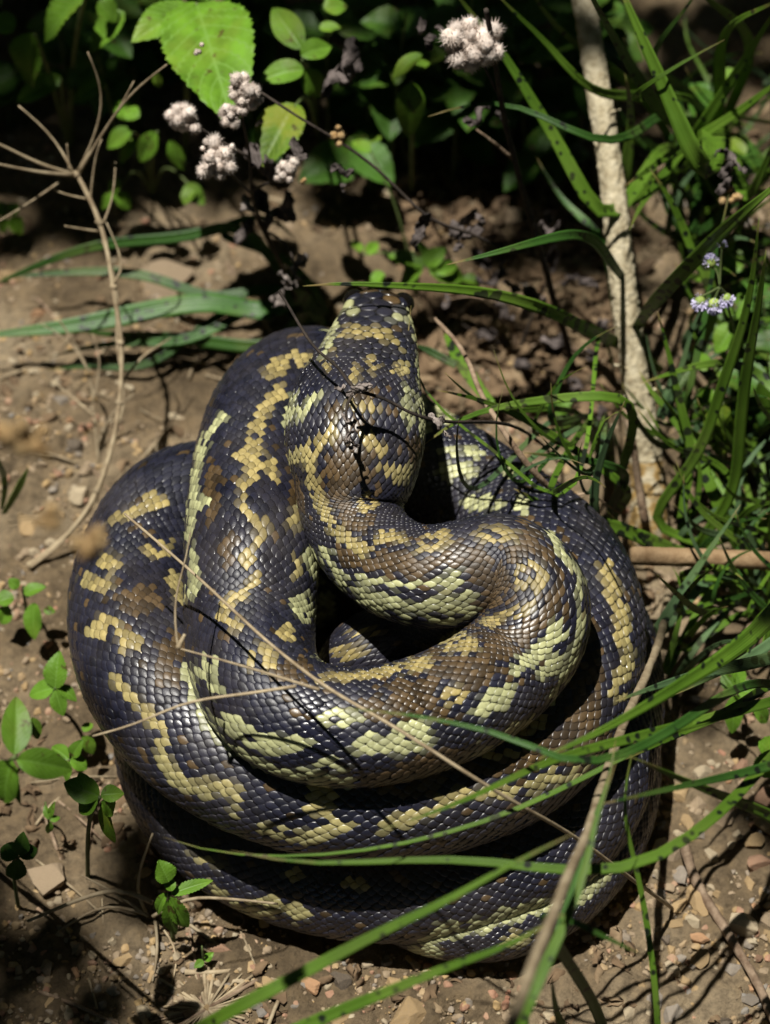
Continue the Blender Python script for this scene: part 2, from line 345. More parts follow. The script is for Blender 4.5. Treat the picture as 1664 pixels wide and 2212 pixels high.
# ------------------------------------------------------------------ the snake
# centreline from the snout to the tail: pixel x, pixel y, height of the axis, full width in pixels, height/width ratio
CP = [
 (822, 640, 0.192, 66, .66), (819, 656, 0.196, 102, .66), (812, 690, 0.201, 150, .62), (804, 740, 0.205, 192, .60), (790, 800, 0.209, 230, .66),
 (775, 860, 0.210, 280, .74), (768, 920, 0.208, 306, .80), (766, 980, 0.202, 298, .84), (763, 1040, 0.194, 258, .9), (760, 1095, 0.186, 220, .95),
 (778, 1154, 0.181, 210, 1), (832, 1213, 0.180, 212, 1), (905, 1244, 0.182, 220, 1), (1000, 1238, 0.185, 228, 1), (1088, 1225, 0.186, 220, 1),
 (1147, 1268, 0.184, 224, 1), (1158, 1340, 0.178, 230, 1), (1110, 1425, 0.168, 240, 1), (1010, 1502, 0.166, 248, 1), (880, 1555, 0.164, 254, 1),
 (740, 1572, 0.163, 256, 1), (622, 1540, 0.161, 262, 1), (556, 1460, 0.159, 270, 1), (540, 1360, 0.156, 278, 1), (543, 1230, 0.160, 286, 1),
 (550, 1100, 0.154, 288, 1), (568, 980, 0.146, 284, 1), (610, 880, 0.136, 278, 1), (685, 845, 0.124, 272, 1), (790, 925, 0.108, 268, 1),
 (890, 1000, 0.097, 268, 1), (995, 1060, 0.093, 268, 1), (1095, 1132, 0.094, 270, 1), (1192, 1205, 0.107, 274, 1), (1250, 1320, 0.113, 278, 1),
 (1240, 1460, 0.113, 280, 1), (1170, 1585, 0.113, 282, 1), (1050, 1665, 0.113, 284, 1), (900, 1707, 0.113, 286, 1), (740, 1711, 0.113, 288, 1),
 (580, 1671, 0.113, 290, 1), (430, 1586, 0.113, 290, 1), (335, 1480, 0.113, 288, 1), (293, 1350, 0.107, 286, 1), (312, 1220, 0.101, 284, 1),
 (390, 1110, 0.096, 280, 1), (500, 1085, 0.080, 276, 1), (640, 1070, 0.066, 272, 1), (800, 1085, 0.055, 268, 1), (960, 1120, 0.050, 264, 1),
 (1110, 1195, 0.049, 260, 1), (1230, 1300, 0.051, 258, 1), (1295, 1420, 0.056, 256, 1), (1298, 1600, 0.055, 254, 1), (1230, 1765, 0.054, 254, 1),
 (1090, 1855, 0.050, 256, 1), (920, 1900, 0.043, 258, 1), (740, 1896, 0.037, 258, 1), (580, 1850, 0.035, 256, 1), (455, 1770, 0.034, 252, 1),
 (380, 1650, 0.035, 246, 1), (380, 1500, 0.034, 238, 1), (450, 1370, 0.033, 228, 1), (600, 1270, 0.031, 220, 1), (800, 1230, 0.030, 214, 1),
 (1010, 1260, 0.029, 208, 1), (1190, 1380, 0.028, 204, 1), (1310, 1560, 0.028, 200, 1), (1318, 1740, 0.028, 198, 1), (1232, 1890, 0.028, 194, 1),
 (1080, 1978, 0.027, 186, 1), (920, 1970, 0.026, 176, 1), (800, 1890, 0.024, 164, 1), (760, 1790, 0.024, 156, 1), (730, 1640, 0.045, 150, 1),
 (750, 1480, 0.095, 160, 1), (800, 1405, 0.122, 165, 1), (890, 1370, 0.115, 158, 1), (975, 1335, 0.095, 130, 1), (1050, 1335, 0.075, 80, 1),
 (1090, 1400, 0.060, 36, 1)]
cpw = np.array([at(c[0], c[1], c[2]) for c in CP])
cpr = np.array([[c[3] / 2 * mpp(P), c[4]] for c, P in zip(CP, cpw)])
dd = np.linalg.norm(np.diff(cpw, axis=0), axis=1); tt = np.concatenate([[0], np.cumsum(dd)])
ft = np.linspace(0, tt[-1], 6000); fp = nat_spline(tt, cpw, ft)
fr = np.stack([np.interp(ft, tt, cpr[:, k]) for k in range(2)], 1)
kern = np.ones(61) / 61
fr = np.stack([np.convolve(np.pad(fr[:, k], 30, 'edge'), kern, 'valid') for k in range(2)], 1)
ss = np.concatenate([[0], np.cumsum(np.linalg.norm(np.diff(fp, axis=0), axis=1))])
SL = ss[-1]; NS = int(SL / 0.001); SU = np.linspace(0, SL, NS)
SP = np.stack([np.interp(SU, ss, fp[:, k]) for k in range(3)], 1)
SR = np.stack([np.interp(SU, ss, fr[:, k]) for k in range(2)], 1)
# rounded snout
sn = SU < 0.020
SR[sn, 0] *= np.sqrt(np.clip(1 - (1 - SU[sn] / 0.020) ** 2, 0.0, 1)) * 1.0 + 0.0
tl = SU > SL - 0.02
SR[tl, 0] *= np.clip((SL - SU[tl]) / 0.02, 0.02, 1)
ST = nrm(np.gradient(SP, axis=0))
SN = nrm(np.array([0, 0, 1.0]) - ST * ST[:, 2:3]); SB = np.cross(ST, SN)
cp_s = np.interp(tt, ft, ss)                   # arc length at each control point
S_HEAD = cp_s[4] + 0.012; S_NECK = cp_s[10]

def surf(s, th, h=0.0):
    """point on the body: arc length s, angle th from the back (0) to the belly (pi), lift h along the normal"""
    s = np.asarray(s); th = np.asarray(th)
    P = np.stack([np.interp(s, SU, SP[:, k]) for k in range(3)], -1)
    Nn = nrm(np.stack([np.interp(s, SU, SN[:, k]) for k in range(3)], -1))
    Bb = nrm(np.stack([np.interp(s, SU, SB[:, k]) for k in range(3)], -1))
    rw = np.interp(s, SU, SR[:, 0]); rh = rw * np.interp(s, SU, SR[:, 1])
    c = np.cos(th); q = np.sin(th)
    hf = np.clip((S_HEAD + 0.02 - s) / 0.03, 0, 1)          # head: flatter crown, brow ridges over the eyes
    cc = np.where(c > 0, np.abs(c) ** (1 - 0.25 * hf), -0.86 * np.abs(c) ** 0.8)
    brow = hf * 0.0016 * np.exp(-((s - 0.021) / 0.008) ** 2) * np.exp(-((np.abs(th) - 0.95) / 0.28) ** 2)
    nn = nrm(np.stack([q / np.maximum(rw, 1e-4), c / np.maximum(rh, 1e-4)], -1))
    h = h + brow
    return P + Bb * (rw * q + nn[..., 0] * h)[..., None] + Nn * (rh * cc + nn[..., 1] * h)[..., None]

# ---- skin pattern: strokes (polyline, half width) and ovals traced from the animal in the photograph
PALE, OCH = 1, 2
STROKE = [
 (OCH, 15, [(725, 925), (695, 950), (665, 975), (632, 988)]), (OCH, 15, [(668, 985), (680, 1040), (694, 1090), (720, 1137), (750, 1164), (784, 1181)]),
 (OCH, 17, [(795, 943), (821, 975), (833, 1015), (874, 1024)]), (PALE, 11, [(874, 840), (880, 880), (886, 915)]), (PALE, 9, [(905, 860), (915, 930)]),
 (OCH, 9, [(739, 719), (778, 714), (797, 722)]), (OCH, 11, [(819, 719), (850, 732), (867, 753)]), (PALE, 9, [(735, 666), (715, 727), (698, 770)]),
 (PALE, 8, [(893, 688), (903, 740), (908, 800), (907, 835)]), (PALE, 8, [(681, 852), (642, 900)]), (PALE, 8, [(640, 850), (618, 910)]),
 (PALE, 11, [(759, 1242), (834, 1258), (893, 1265)]), (PALE, 12, [(700, 1190), (740, 1262), (834, 1296), (893, 1311), (956, 1302), (1019, 1284)]),
 (PALE, 8, [(780, 1295), (880, 1332), (980, 1345)]),
 (PALE, 15, [(1212, 1355), (1178, 1401), (1120, 1443)]), (PALE, 8, [(1187, 1153), (1250, 1250), (1256, 1334)]), (PALE, 8, [(1256, 1334), (1240, 1420), (1190, 1510)]),
 (OCH, 11, [(1053, 1347), (1103, 1330), (1149, 1309)]), (PALE, 22, [(500, 1561), (550, 1601), (655, 1606)]),
 (OCH, 9, [(700, 1466), (800, 1461), (860, 1445)]), (PALE, 9, [(405, 1440), (428, 1530), (500, 1622), (620, 1672), (760, 1688)]),
 (OCH, 15, [(656, 775), (618, 779), (586, 800)]), (OCH, 14, [(607, 852), (583, 873), (562, 915), (551, 955)]), (OCH, 17, [(531, 988), (572, 1002), (593, 1033)]),
 (OCH, 13, [(555, 1010), (527, 1068), (524, 1099), (548, 1124), (569, 1148), (548, 1176)]), (OCH, 14, [(537, 1200), (537, 1221)]),
 (OCH, 13, [(555, 1249), (531, 1280), (506, 1297), (471, 1322), (513, 1353)]),
 (PALE, 9, [(482, 901), (440, 963), (423, 1030), (416, 1099), (408, 1169)]), (PALE, 11, [(421, 1205), (423, 1230), (417, 1290)]), (PALE, 10, [(663, 1186), (677, 1242)]), (PALE, 8, [(690, 1250), (690, 1420)]),
 (OCH, 17, [(374, 1255), (391, 1300)]), (OCH, 17, [(250, 1467), (300, 1512), (345, 1582), (360, 1632), (372, 1677), (425, 1707), (500, 1702), (508, 1742)]),
 (OCH, 15, [(565, 1784), (610, 1809), (690, 1809), (745, 1784)]), (OCH, 17, [(832, 1787), (932, 1752), (982, 1717), (1082, 1712), (1157, 1697), (1272, 1662)]),
 (OCH, 17, [(1307, 1232), (1337, 1322), (1347, 1402), (1355, 1442), (1322, 1477)]),
 (OCH, 19, [(525, 1964), (600, 1959), (665, 1974)]), (PALE, 17, [(927, 2024), (1047, 1994), (1152, 1964), (1257, 1934), (1312, 1879)])]
OVAL = [
 (OCH, 795, 1080, 26, 24, 0), (OCH, 800, 778, 19, 11, 0), (OCH, 811, 796, 10, 9, 0), (OCH, 771, 806, 12, 18, 0), (OCH, 795, 876, 21, 12, 0), (OCH, 756, 871, 9, 15, 0),
 (PALE, 763, 664, 18, 15, 0), (PALE, 855, 683, 7, 11, 0), (PALE, 870, 692, 7, 13, 0), (OCH, 819, 664, 14, 11, 0), (OCH, 867, 800, 17, 18, 0), (OCH, 722, 758, 9, 11, 0), (OCH, 706, 788, 11, 14, 0),
 (OCH, 843, 1162, 40, 16, 5), (OCH, 935, 1174, 44, 20, -25), (OCH, 1069, 1158, 45, 22, 5), (OCH, 1151, 1242, 34, 36, 0),
 (PALE, 968, 1254, 42, 21, -10), (PALE, 998, 1321, 34, 16, 0), (OCH, 994, 1389, 42, 22, 10), (OCH, 901, 1435, 36, 17, -15), (OCH, 982, 1507, 33, 25, 0), (PALE, 1067, 1512, 52, 28, -32),
 (PALE, 1187, 1442, 36, 20, -52), (PALE, 882, 1597, 58, 40, -15), (PALE, 735, 1552, 44, 21, 0), (PALE, 715, 1656, 44, 14, 0), (PALE, 800, 1611, 36, 26, 0),
 (PALE, 445, 1451, 24, 30, 20), (PALE, 465, 1493, 20, 13, 0), (OCH, 565, 1426, 32, 28, 30), (OCH, 635, 1127, 14, 21, 0), (OCH, 638, 1228, 11, 27, 0), (PALE, 656, 1318, 25, 33, 0), (OCH, 617, 1367, 21, 20, 0), (PALE, 433, 1092, 18, 16, 0),
 (OCH, 336, 1085, 36, 16, -10), (OCH, 277, 1113, 50, 12, -22), (OCH, 343, 1186, 30, 19, 0), (OCH, 240, 1218, 24, 20, 0), (OCH, 207, 1263, 40, 20, 0), (OCH, 228, 1362, 42, 28, 10), (OCH, 283, 1390, 28, 21, 0),
 (OCH, 700, 1727, 34, 38, 0), (OCH, 1072, 1624, 40, 15, 0), (OCH, 1142, 1567, 50, 18, -15), (OCH, 1330, 1500, 20, 16, 0),
 (PALE, 987, 1019, 45, 21, 5), (PALE, 1047, 1084, 45, 20, 0), (PALE, 1127, 1089, 24, 15, 0), (PALE, 972, 979, 28, 13, 0), (PALE, 962, 889, 28, 28, 0), (OCH, 1242, 1014, 22, 12, 0), (PALE, 1022, 979, 18, 13, 0), (PALE, 1100, 1020, 20, 12, 0),
 (PALE, 710, 1310, 14, 30, 0), (OCH, 752, 1410, 34, 18, 10), (OCH, 790, 1365, 30, 9, 0),
 (OCH, 450, 1859, 35, 11, 22), (OCH, 770, 1904, 28, 18, 10), (OCH, 475, 1924, 24, 10, 30), (PALE, 917, 2059, 40, 16, -5), (OCH, 1117, 2030, 36, 18, -20), (OCH, 640, 1890, 22, 12, 0)]
DARKOVAL = [(1068, 1158, 17, 9), (935, 1172, 17, 7), (1151, 1243, 12, 15), (795, 1080, 9, 9), (343, 1186, 9, 6), (565, 1424, 10, 9), (982, 1507, 10, 9), (990, 1385, 14, 7), (280, 1372, 9, 7), (545, 1590, 10, 7), (735, 1556, 12, 5), (890, 1590, 10, 9)]
# brownish zones (where the dark ground colour turns brown between the blotches)
BROWN = [(836, 641, 26, 8, 0), (760, 1050, 60, 130, 0), (905, 1215, 190, 55, 8), (1165, 1190, 90, 60, 30), (1120, 1350, 120, 130, 0), (960, 1450, 150, 80, -25), (900, 1530, 120, 40, 0), (620, 1450, 60, 30, 0), (1180, 1620, 160, 60, -15), (960, 1650, 90, 40, 0),
         (775, 875, 60, 45, 0), (460, 1060, 18, 80, 0), (500, 1190, 20, 45, 0), (640, 1080, 18, 50, 0), (300, 1300, 50, 30, 0), (370, 1430, 32, 70, 0), (1270, 1480, 40, 160, 0), (890, 1690, 110, 30, 0), (900, 960, 20, 60, 0)]

def seg_dist(p, pts):
    d = np.full(len(p), 1e9); pts = np.asarray(pts, float)
    for a, b in zip(pts[:-1], pts[1:]):
        ab = b - a; t = np.clip(((p - a) @ ab) / (ab @ ab), 0, 1)
        d = np.minimum(d, np.linalg.norm(p - a - t[:, None] * ab, axis=1))
    return d
def in_oval(p, x, y, rx, ry, rot):
    a = math.radians(rot); dx = p[:, 0] - x; dy = p[:, 1] - y
    u = (dx * math.cos(a) + dy * math.sin(a)) / rx; v = (-dx * math.sin(a) + dy * math.cos(a)) / ry
    return u * u + v * v
def scale_colours(s, th, P, Nrm, hd=False):
    n = len(s); rnd = RNG.random(n); rnd2 = RNG.random(n)
    q = proj(P) + RNG.normal(0, 3.6, (n, 2))
    face = np.einsum('ij,ij->i', Nrm, nrm(CAM - P)) > -0.02
    kind = np.zeros(n, int); brown = np.zeros(n)
    wv = 0.36 + 0.62 * vnoise(q[:, 0] / 34.0, q[:, 1] / 34.0, 91) + 0.42 * vnoise(q[:, 0] / 13.0 + 5, q[:, 1] / 13.0, 93)                # uneven blotch edges
    rim = np.zeros(n, bool); cov = np.zeros(n)
    for k, hw, pts in STROKE:
        d = seg_dist(q, pts); kind = np.where(face & (d < hw * wv * 1.05 + 4), k, kind); cov = np.maximum(cov, np.clip((hw * wv * 1.05 - d) / 8 + .5, 0, 1)); rim |= d < hw * wv * 1.05 + 13
    for k, x, y, rx, ry, rot in OVAL:
        e_ = np.sqrt(in_oval(q, x, y, rx, ry, rot)); w_ = np.sqrt(wv * 1.05); kind = np.where(face & (e_ < w_ + 4 / min(rx, ry)), k, kind); cov = np.maximum(cov, np.clip((w_ - e_) * min(rx, ry) / 8 + .5, 0, 1)); rim |= in_oval(q, x, y, rx + 13, ry + 13, rot) < wv * 1.05
    kind = np.where(face & (RNG.random(n) < 0.05), 0, kind)
    for x, y, rx, ry in DARKOVAL: kind = np.where(face & (in_oval(q, x, y, rx, ry, 0) < 1), 0, kind)
    for x, y, rx, ry, rot in BROWN: brown = np.maximum(brown, np.where(face, np.clip(1.5 - in_oval(q, x, y, rx, ry, rot), 0, 1), 0))
    # out of the photograph's sight: the same kind of blotching goes on
    ath = np.abs((th + math.pi) % (2 * math.pi) - math.pi)
    bl = fbm(s * 26 + 3, th * 1.1 + 11, 2, 31)
    side = ath > 1.45
    kind = np.where(~face & (bl > 0.12), np.where(ath > 1.1, PALE, OCH), kind)
    kind = np.where(~face & (ath > 1.75), PALE, kind)
    brown = np.where(face, brown, np.clip(fbm(s * 18, th * 0.9, 2, 77) * 4, 0, 1))
    # a thin black margin stays round the blotches; brown scales are scattered
    br = (brown * (0.25 + 0.6 * vnoise(s * 120, th * 4, 3) + 0.45 * rnd) > 0.44) | (rnd < 0.05)
    br &= ~(rim & face & (rnd < 0.85))
    dark = np.array([0.012, 0.0125, 0.024]); C = np.tile(dark, (n, 1)) * (0.55 + 0.9 * rnd2)[:, None]
    bc = np.array([0.085, 0.054, 0.024]) * (0.3 + 1.0 * rnd2)[:, None]
    C = np.where(br[:, None], bc, C)
    oc = np.array([0.37, 0.295, 0.115]) * (0.55 + 0.6 * rnd2)[:, None]
    pc = np.array([0.50, 0.51, 0.265]) * (0.62 + 0.5 * rnd2)[:, None]
    w = np.clip((ath - 0.5) / 0.9, 0, 1)[:, None]
    oc = oc * (1 - 0.45 * w) + pc * 0.45 * w
    cv = np.where(face, np.clip(cov * 1.25 - .12, 0, 1), 1.0)[:, None]; oc = oc * cv + C * (1 - cv); pc = pc * cv + C * (1 - cv)
    C = np.where((kind == OCH)[:, None], oc, C); C = np.where((kind == PALE)[:, None], pc, C)
    return C

# ---- plates
def plate_template():
    m = 10; a = np.linspace(0, 2 * math.pi, m, endpoint=False)
    p = 1.62
    ca, sa = np.cos(a), np.sin(a)
    r = (np.abs(ca) ** p + np.abs(sa) ** p) ** (-1 / p)
    return np.stack([r * sa, r * ca], 1)          # (across, along) ; along +1 = free rear edge
OUT = plate_template(); MP = len(OUT)
def plates(s0, th0, w_ang, L, wid, fac=1.0):
    """imbricate body scales: arrays of centres; returns verts (n*k,3), quads, tris, verts per plate"""
    n = len(s0); k = 3 * MP + 1
    A = np.concatenate([OUT * 0.99, OUT * 0.92, OUT * 0.66, [[0, 0.05]]])
    tilt = (A[:, 1] + 1) / 2
    H = np.concatenate([np.full(MP, -0.05) + 0.05 * tilt[:MP], 0.01 + 0.17 * tilt[MP:2 * MP], 0.06 + 0.17 * tilt[2 * MP:3 * MP], [0.17]]) * fac
    jl = 1 + RNG.normal(0, 0.06, n); jw = 1 + RNG.normal(0, 0.05, n); jh = RNG.uniform(0.55, 1.1, n)
    S = s0[:, None] + A[None, :, 1] * (L * 0.5 * jl)[:, None] * 1.16
    T = th0[:, None] + A[None, :, 0] * (w_ang * 0.5 * jw)[:, None] * 0.99
    Vv = surf(np.clip(S, 0.0005, SL - 0.0005), T, H[None] * (wid * jh)[:, None])
    j = np.arange(MP); kk = (j + 1) % MP
    q1 = np.stack([j, kk, MP + kk, MP + j], -1); q2 = q1 + MP; tr = np.stack([2 * MP + j, 2 * MP + kk, np.full(MP, 3 * MP)], -1)
    off = (np.arange(n) * k)[:, None, None]
    return Vv.reshape(-1, 3), (np.concatenate([q1, q2])[None] + off).reshape(-1, 4), (tr[None] + off).reshape(-1, 3), k

allV = []; allQ = []; allT = []; allC = []; voff = 0
def push(V, Q, T, C):
    global voff
    allV.append(V); allC.append(C)
    if len(Q): allQ.append(np.asarray(Q) + voff)
    if len(T): allT.append(np.asarray(T) + voff)
    voff += len(V)
def lattice(sa, sb, nr, thmax=2.2, aspect=1.12):
    S = []; T = []; s = sa; row = 0
    dth = 2 * math.pi / nr
    while s < sb:
        rw = float(np.interp(s, SU, SR[:, 0])); w = 2 * math.pi * rw / nr; L = aspect * w
        th = (np.arange(nr) + 0.5 * (row % 2)) * dth - math.pi
        th = th[np.abs(th) < thmax]
        S.append(np.full(len(th), s)); T.append(th); s += 0.5 * max(L, 0.0016); row += 1
    S = np.concatenate(S); T = np.concatenate(T)
    rw = np.interp(S, SU, SR[:, 0]); w = 2 * math.pi * rw / nr
    S = S + RNG.normal(0, 0.05, len(S)) * w; T = T + RNG.normal(0, 0.045, len(S)) * dth
    P = surf(S, T); Nn = nrm(P - np.stack([np.interp(S, SU, SP[:, k]) for k in range(3)], -1))
    C = scale_colours(S, T, P, Nn)
    V, Q, Tr, k = plates(S, T, np.full(len(S), dth), aspect * w, w)
    shade = np.concatenate([np.zeros(MP), np.full(MP, 0.55), np.ones(MP + 1)])[None, :, None]      # bare dark skin shows between the scales
    CC = C[:, None] * shade + np.array([0.010, 0.009, 0.012]) * (1 - shade)
    push(V, Q, Tr, np.concatenate([CC.reshape(-1, 3), np.ones((len(C) * k, 1))], 1))
    return len(S)
n1 = lattice(S_HEAD, S_NECK, 50, 2.1, 1.10)
n2 = lattice(S_NECK, SL - 0.03, 39, 2.05, 1.10)

# ---- head shields: irregular convex plates (Voronoi cells on the unrolled head)
def reff(s): return np.interp(s, SU, SR[:, 0]) * 0.86 + 0.0012
def head_plates():
    pts = []; rnd = random.Random(5); THM = 1.95
    for t in range(24000):
        s = rnd.uniform(0.003, S_HEAD + 0.001); th = rnd.uniform(-THM, THM)
        x = th * float(reff(s)); f = s / S_HEAD
        d0 = 0.0098 if f < 0.32 else (0.0076 if f < 0.5 else 0.0056 if f < 0.7 else 0.0042)
        if abs(th) > 1.15: d0 *= 0.85
        if all((x - a) ** 2 + (s - b) ** 2 > (0.5 * (d0 + c)) ** 2 * 0.82 for a, b, c in pts): pts.append((x, s, d0))
    P2 = np.array([(a, b) for a, b, c in pts])
    def cells(P2):
        out = []
        for i, p in enumerate(P2):
            r = 0.009; poly = [(p[0] + r * math.cos(k * math.pi / 4), p[1] + r * math.sin(k * math.pi / 4)) for k in range(8)]
            for j in np.argsort(((P2 - p) ** 2).sum(1))[1:16]:
                q = P2[j]; nx_, ny_ = q - p; c = ((q ** 2).sum() - (p ** 2).sum()) / 2
                new = []
                for k in range(len(poly)):
                    a = poly[k]; b = poly[(k + 1) % len(poly)]
                    da = nx_ * a[0] + ny_ * a[1] - c; db = nx_ * b[0] + ny_ * b[1] - c
                    if da <= 0: new.append(a)
                    if (da < 0) != (db < 0) and abs(da - db) > 1e-15:
                        t = da / (da - db); new.append((a[0] + (b[0] - a[0]) * t, a[1] + (b[1] - a[1]) * t))
                poly = new
                if len(poly) < 3: break
            lim = S_HEAD + 0.0025; new = []
            for k in range(len(poly)):
                a = poly[k]; b = poly[(k + 1) % len(poly)]; da = a[1] - lim; db = b[1] - lim
                if da <= 0: new.append(a)
                if (da < 0) != (db < 0) and abs(da - db) > 1e-15: t = da / (da - db); new.append((a[0] + (b[0] - a[0]) * t, a[1] + (b[1] - a[1]) * t))
            poly = new
            out.append(poly)
        return out
    for it in range(2):
        cs = cells(P2); P2 = np.array([np.mean(c, 0) if len(c) > 2 else p for c, p in zip(cs, P2)])
    cs = cells(P2)
    for p, poly in zip(P2, cs):
        if len(poly) < 3: continue
        poly = np.array(poly); c = poly.mean(0)
        # resample the outline and round its corners
        m = 14; nxt = np.roll(poly, -1, 0); seg = np.linalg.norm(nxt - poly, axis=1); cum = np.concatenate([[0], np.cumsum(seg)])
        u = np.linspace(0, cum[-1], m, endpoint=False); cl = np.vstack([poly, poly[:1]])
        o = np.stack([np.interp(u, cum, cl[:, 0]), np.interp(u, cum, cl[:, 1])], 1)
        for _ in range(1): o = 0.5 * o + 0.25 * (np.roll(o, 1, 0) + np.roll(o, -1, 0))
        d = o - c; sz = math.sqrt(np.abs(np.cross(o, np.roll(o, -1, 0)).sum()) / 2)
        rings = np.concatenate([c + d * 1.03, c + d * 0.97, c + d * 0.72, [c]])
        H = np.concatenate([np.full(m, -0.05), np.full(m, 0.045), np.full(m, 0.085), [0.095]]) * sz + 0.0002
        s_ = np.clip(rings[:, 1], 0.0006, None); th_ = rings[:, 0] / reff(s_)
        V = surf(s_, th_, H)
        j = np.arange(m); k = (j + 1) % m
        q1 = np.stack([j, m + j, m + k, k], -1); Q = np.concatenate([q1, q1 + m]); T = np.stack([2 * m + j, np.full(m, 3 * m), 2 * m + k], -1)
        Pc = surf(np.array([c[1]]), np.array([c[0] / float(reff(c[1]))]))
        ax = np.stack([np.interp([c[1]], SU, SP[:, kk]) for kk in range(3)], -1)
        C = scale_colours(np.array([c[1]]), np.array([c[0] / float(reff(c[1]))]), Pc, nrm(Pc - ax))
        th_c = abs(c[0] / float(reff(c[1])))
        if th_c > 1.45: C = np.array([[0.5, 0.48, 0.2]]) * rnd.uniform(0.7, 1.1)
        shade = np.concatenate([np.zeros(m), np.full(m, .6), np.ones(m + 1)])[:, None]; push(V, Q, T, np.concatenate([C * shade + .010 * (1 - shade), np.ones((len(V), 1))], 1))
    return len(P2)
n3 = head_plates()

# ---- underlying skin, one closed tube from snout to tail
us = np.concatenate([np.linspace(0.0003, 0.02, 14), np.arange(0.022, SL - 0.003, 0.004)]); nth = 40
uth = np.linspace(-math.pi, math.pi, nth, endpoint=False)
Sg, Tg = np.meshgrid(us, uth, indexing='ij')
ath = np.abs(Tg)
# broad belly plates show as low steps on the underside
step = np.where(ath > 2.0, 0.0006 * ((Sg / 0.011) % 1.0), 0.0)
Vb = surf(Sg, Tg, step - 0.0004).reshape(-1, 3)
Cb = np.where((ath > 2.0).reshape(-1, 1), np.array([[0.5, 0.46, 0.26]]), np.array([[0.012, 0.011, 0.013]]))
i = np.arange(len(us) - 1)[:, None] * nth; j = np.arange(nth)[None]; k = (j + 1) % nth
Qb = np.stack([i + j, i + nth + j, i + nth + k, i + k], -1).reshape(-1, 4)
Vb = np.concatenate([Vb, SP[:1], SP[-1:]]); Cb = np.concatenate([Cb, Cb[:2]])
c0 = len(Vb) - 2; j = np.arange(nth); k = (j + 1) % nth; nl = (len(us) - 1) * nth
Tb = np.concatenate([np.stack([np.full(nth, c0), j, k], -1), np.stack([np.full(nth, c0 + 1), nl + k, nl + j], -1)])
push(Vb, Qb, Tb, np.concatenate([Cb, np.ones((len(Cb), 1))], 1))
snake = thing('python_snake', 'large dark python with ochre blotches coiled on the ground, head resting on top', 'snake', (0.0, -0.1, 0.0))
part('body', np.concatenate(allV), [np.concatenate(allQ), np.concatenate(allT)], M['scale'], snake, col=np.concatenate(allC))
print('scales', n1, n2, n3, 'snake length', round(SL, 2))

def uvsphere(c, r, nu=16, nv=10, sq=(1, 1, 1)):
    V = []; F = []
    for a in range(nv + 1):
        p = math.pi * a / nv
        for b in range(nu):
            t = 2 * math.pi * b / nu
            V.append((c[0] + r * sq[0] * math.sin(p) * math.cos(t), c[1] + r * sq[1] * math.sin(p) * math.sin(t), c[2] + r * sq[2] * math.cos(p)))
    for a in range(nv):
        for b in range(nu): F.append((a * nu + b, (a + 1) * nu + b, (a + 1) * nu + (b + 1) % nu, a * nu + (b + 1) % nu))
    return np.array(V), np.array(F)
# the eye bulges where the photograph shows it; its twin mirrors it on the other cheek
_s, _t = np.meshgrid(np.linspace(.006, .03, 60), np.linspace(.7, 1.5, 60)); _s = _s.ravel(); _t = _t.ravel()
best = None
for sg in (1, -1):
    q = proj(surf(_s, sg * _t)); k_ = int(np.argmin(np.linalg.norm(q - np.array([868, 657]), axis=1))); d_ = np.linalg.norm(q[k_] - np.array([868, 657]))
    if best is None or d_ < best[0]: best = (d_, _s[k_], _t[k_])
print('eye', best)
for sg in (1, -1):
    P = surf(np.array([best[1]]), np.array([sg * best[2]]), 0.0006)[0]
    V, F = uvsphere(P, 0.0062, 24, 16); part('eye', V, F, M['eye'], snake)

# ------------------------------------------------------------------ plant builders
def zpts(pts, z0, z1, arch=0.0):
    """pixel polyline -> world points whose height runs from z0 to z1 (plus an arch)"""
    n = len(pts); out = []
    d = [0]
    for a, b in zip(pts[:-1], pts[1:]): d.append(d[-1] + math.dist(a[:2], b[:2]))
    for p, q in zip(pts, d):
        t = q / d[-1]
        z = p[2] if len(p) > 2 else z0 + (z1 - z0) * t + arch * 4 * t * (1 - t)
        out.append(at(p[0], p[1], z))
    return np.array(out)
def blade_mesh(P, wid, n=26, tip=0.35, base=0.5, tilt=0.0, thick=0.0003):
    C, u = path(P, n); T = nrm(np.gradient(C, axis=0)); Vw = nrm(CAM - C)
    # the face is set once from its own middle so that the blade stays a plain strip, then twists gently
    mid = Vw[n // 2]
    L = nrm(np.cross(T, mid + 0.3 * (Vw - mid))); Nn = np.cross(L, T)
    tw = tilt + np.linspace(-0.25, 0.25, n)
    L2 = L * np.cos(tw)[:, None] + Nn * np.sin(tw)[:, None]; N2 = np.cross(L2, T)
    t = np.linspace(0, 1, n)
    w = wid * np.minimum(1, np.clip((1 - t) / tip, 0, 1) ** 0.75 + 0.03) * (base + (1 - base) * np.clip(t / 0.35, 0, 1))
    a = np.array([-1, -0.5, 0, 0.5, 1.0]); fold = np.array([0.14, 0.03, -0.1, 0.03, 0.14])
    top = C[:, None] + (a[None, :, None] * L2[:, None] + fold[None, :, None] * N2[:, None]) * (w / 2)[:, None, None]
    bot = top[:, ::-1] - N2[:, None] * thick
    V = np.concatenate([top, bot], 1); m = 10
    uvx = np.concatenate([a, a[::-1]]) * 0.5 + 0.5
    UV = np.stack([np.tile(uvx, (n, 1)), np.tile(t[:, None], (1, m))], -1).reshape(-1, 2)
    V = V.reshape(-1, 3); i = np.arange(n - 1)[:, None] * m; j = np.arange(m)[None]; k = (j + 1) % m
    F = np.stack([i + j, i + k, i + m + k, i + m + j], -1).reshape(-1, 4)
    caps = np.array([list(range(m))[::-1], list(range((n - 1) * m, n * m))])
    return V, [F, caps], UV
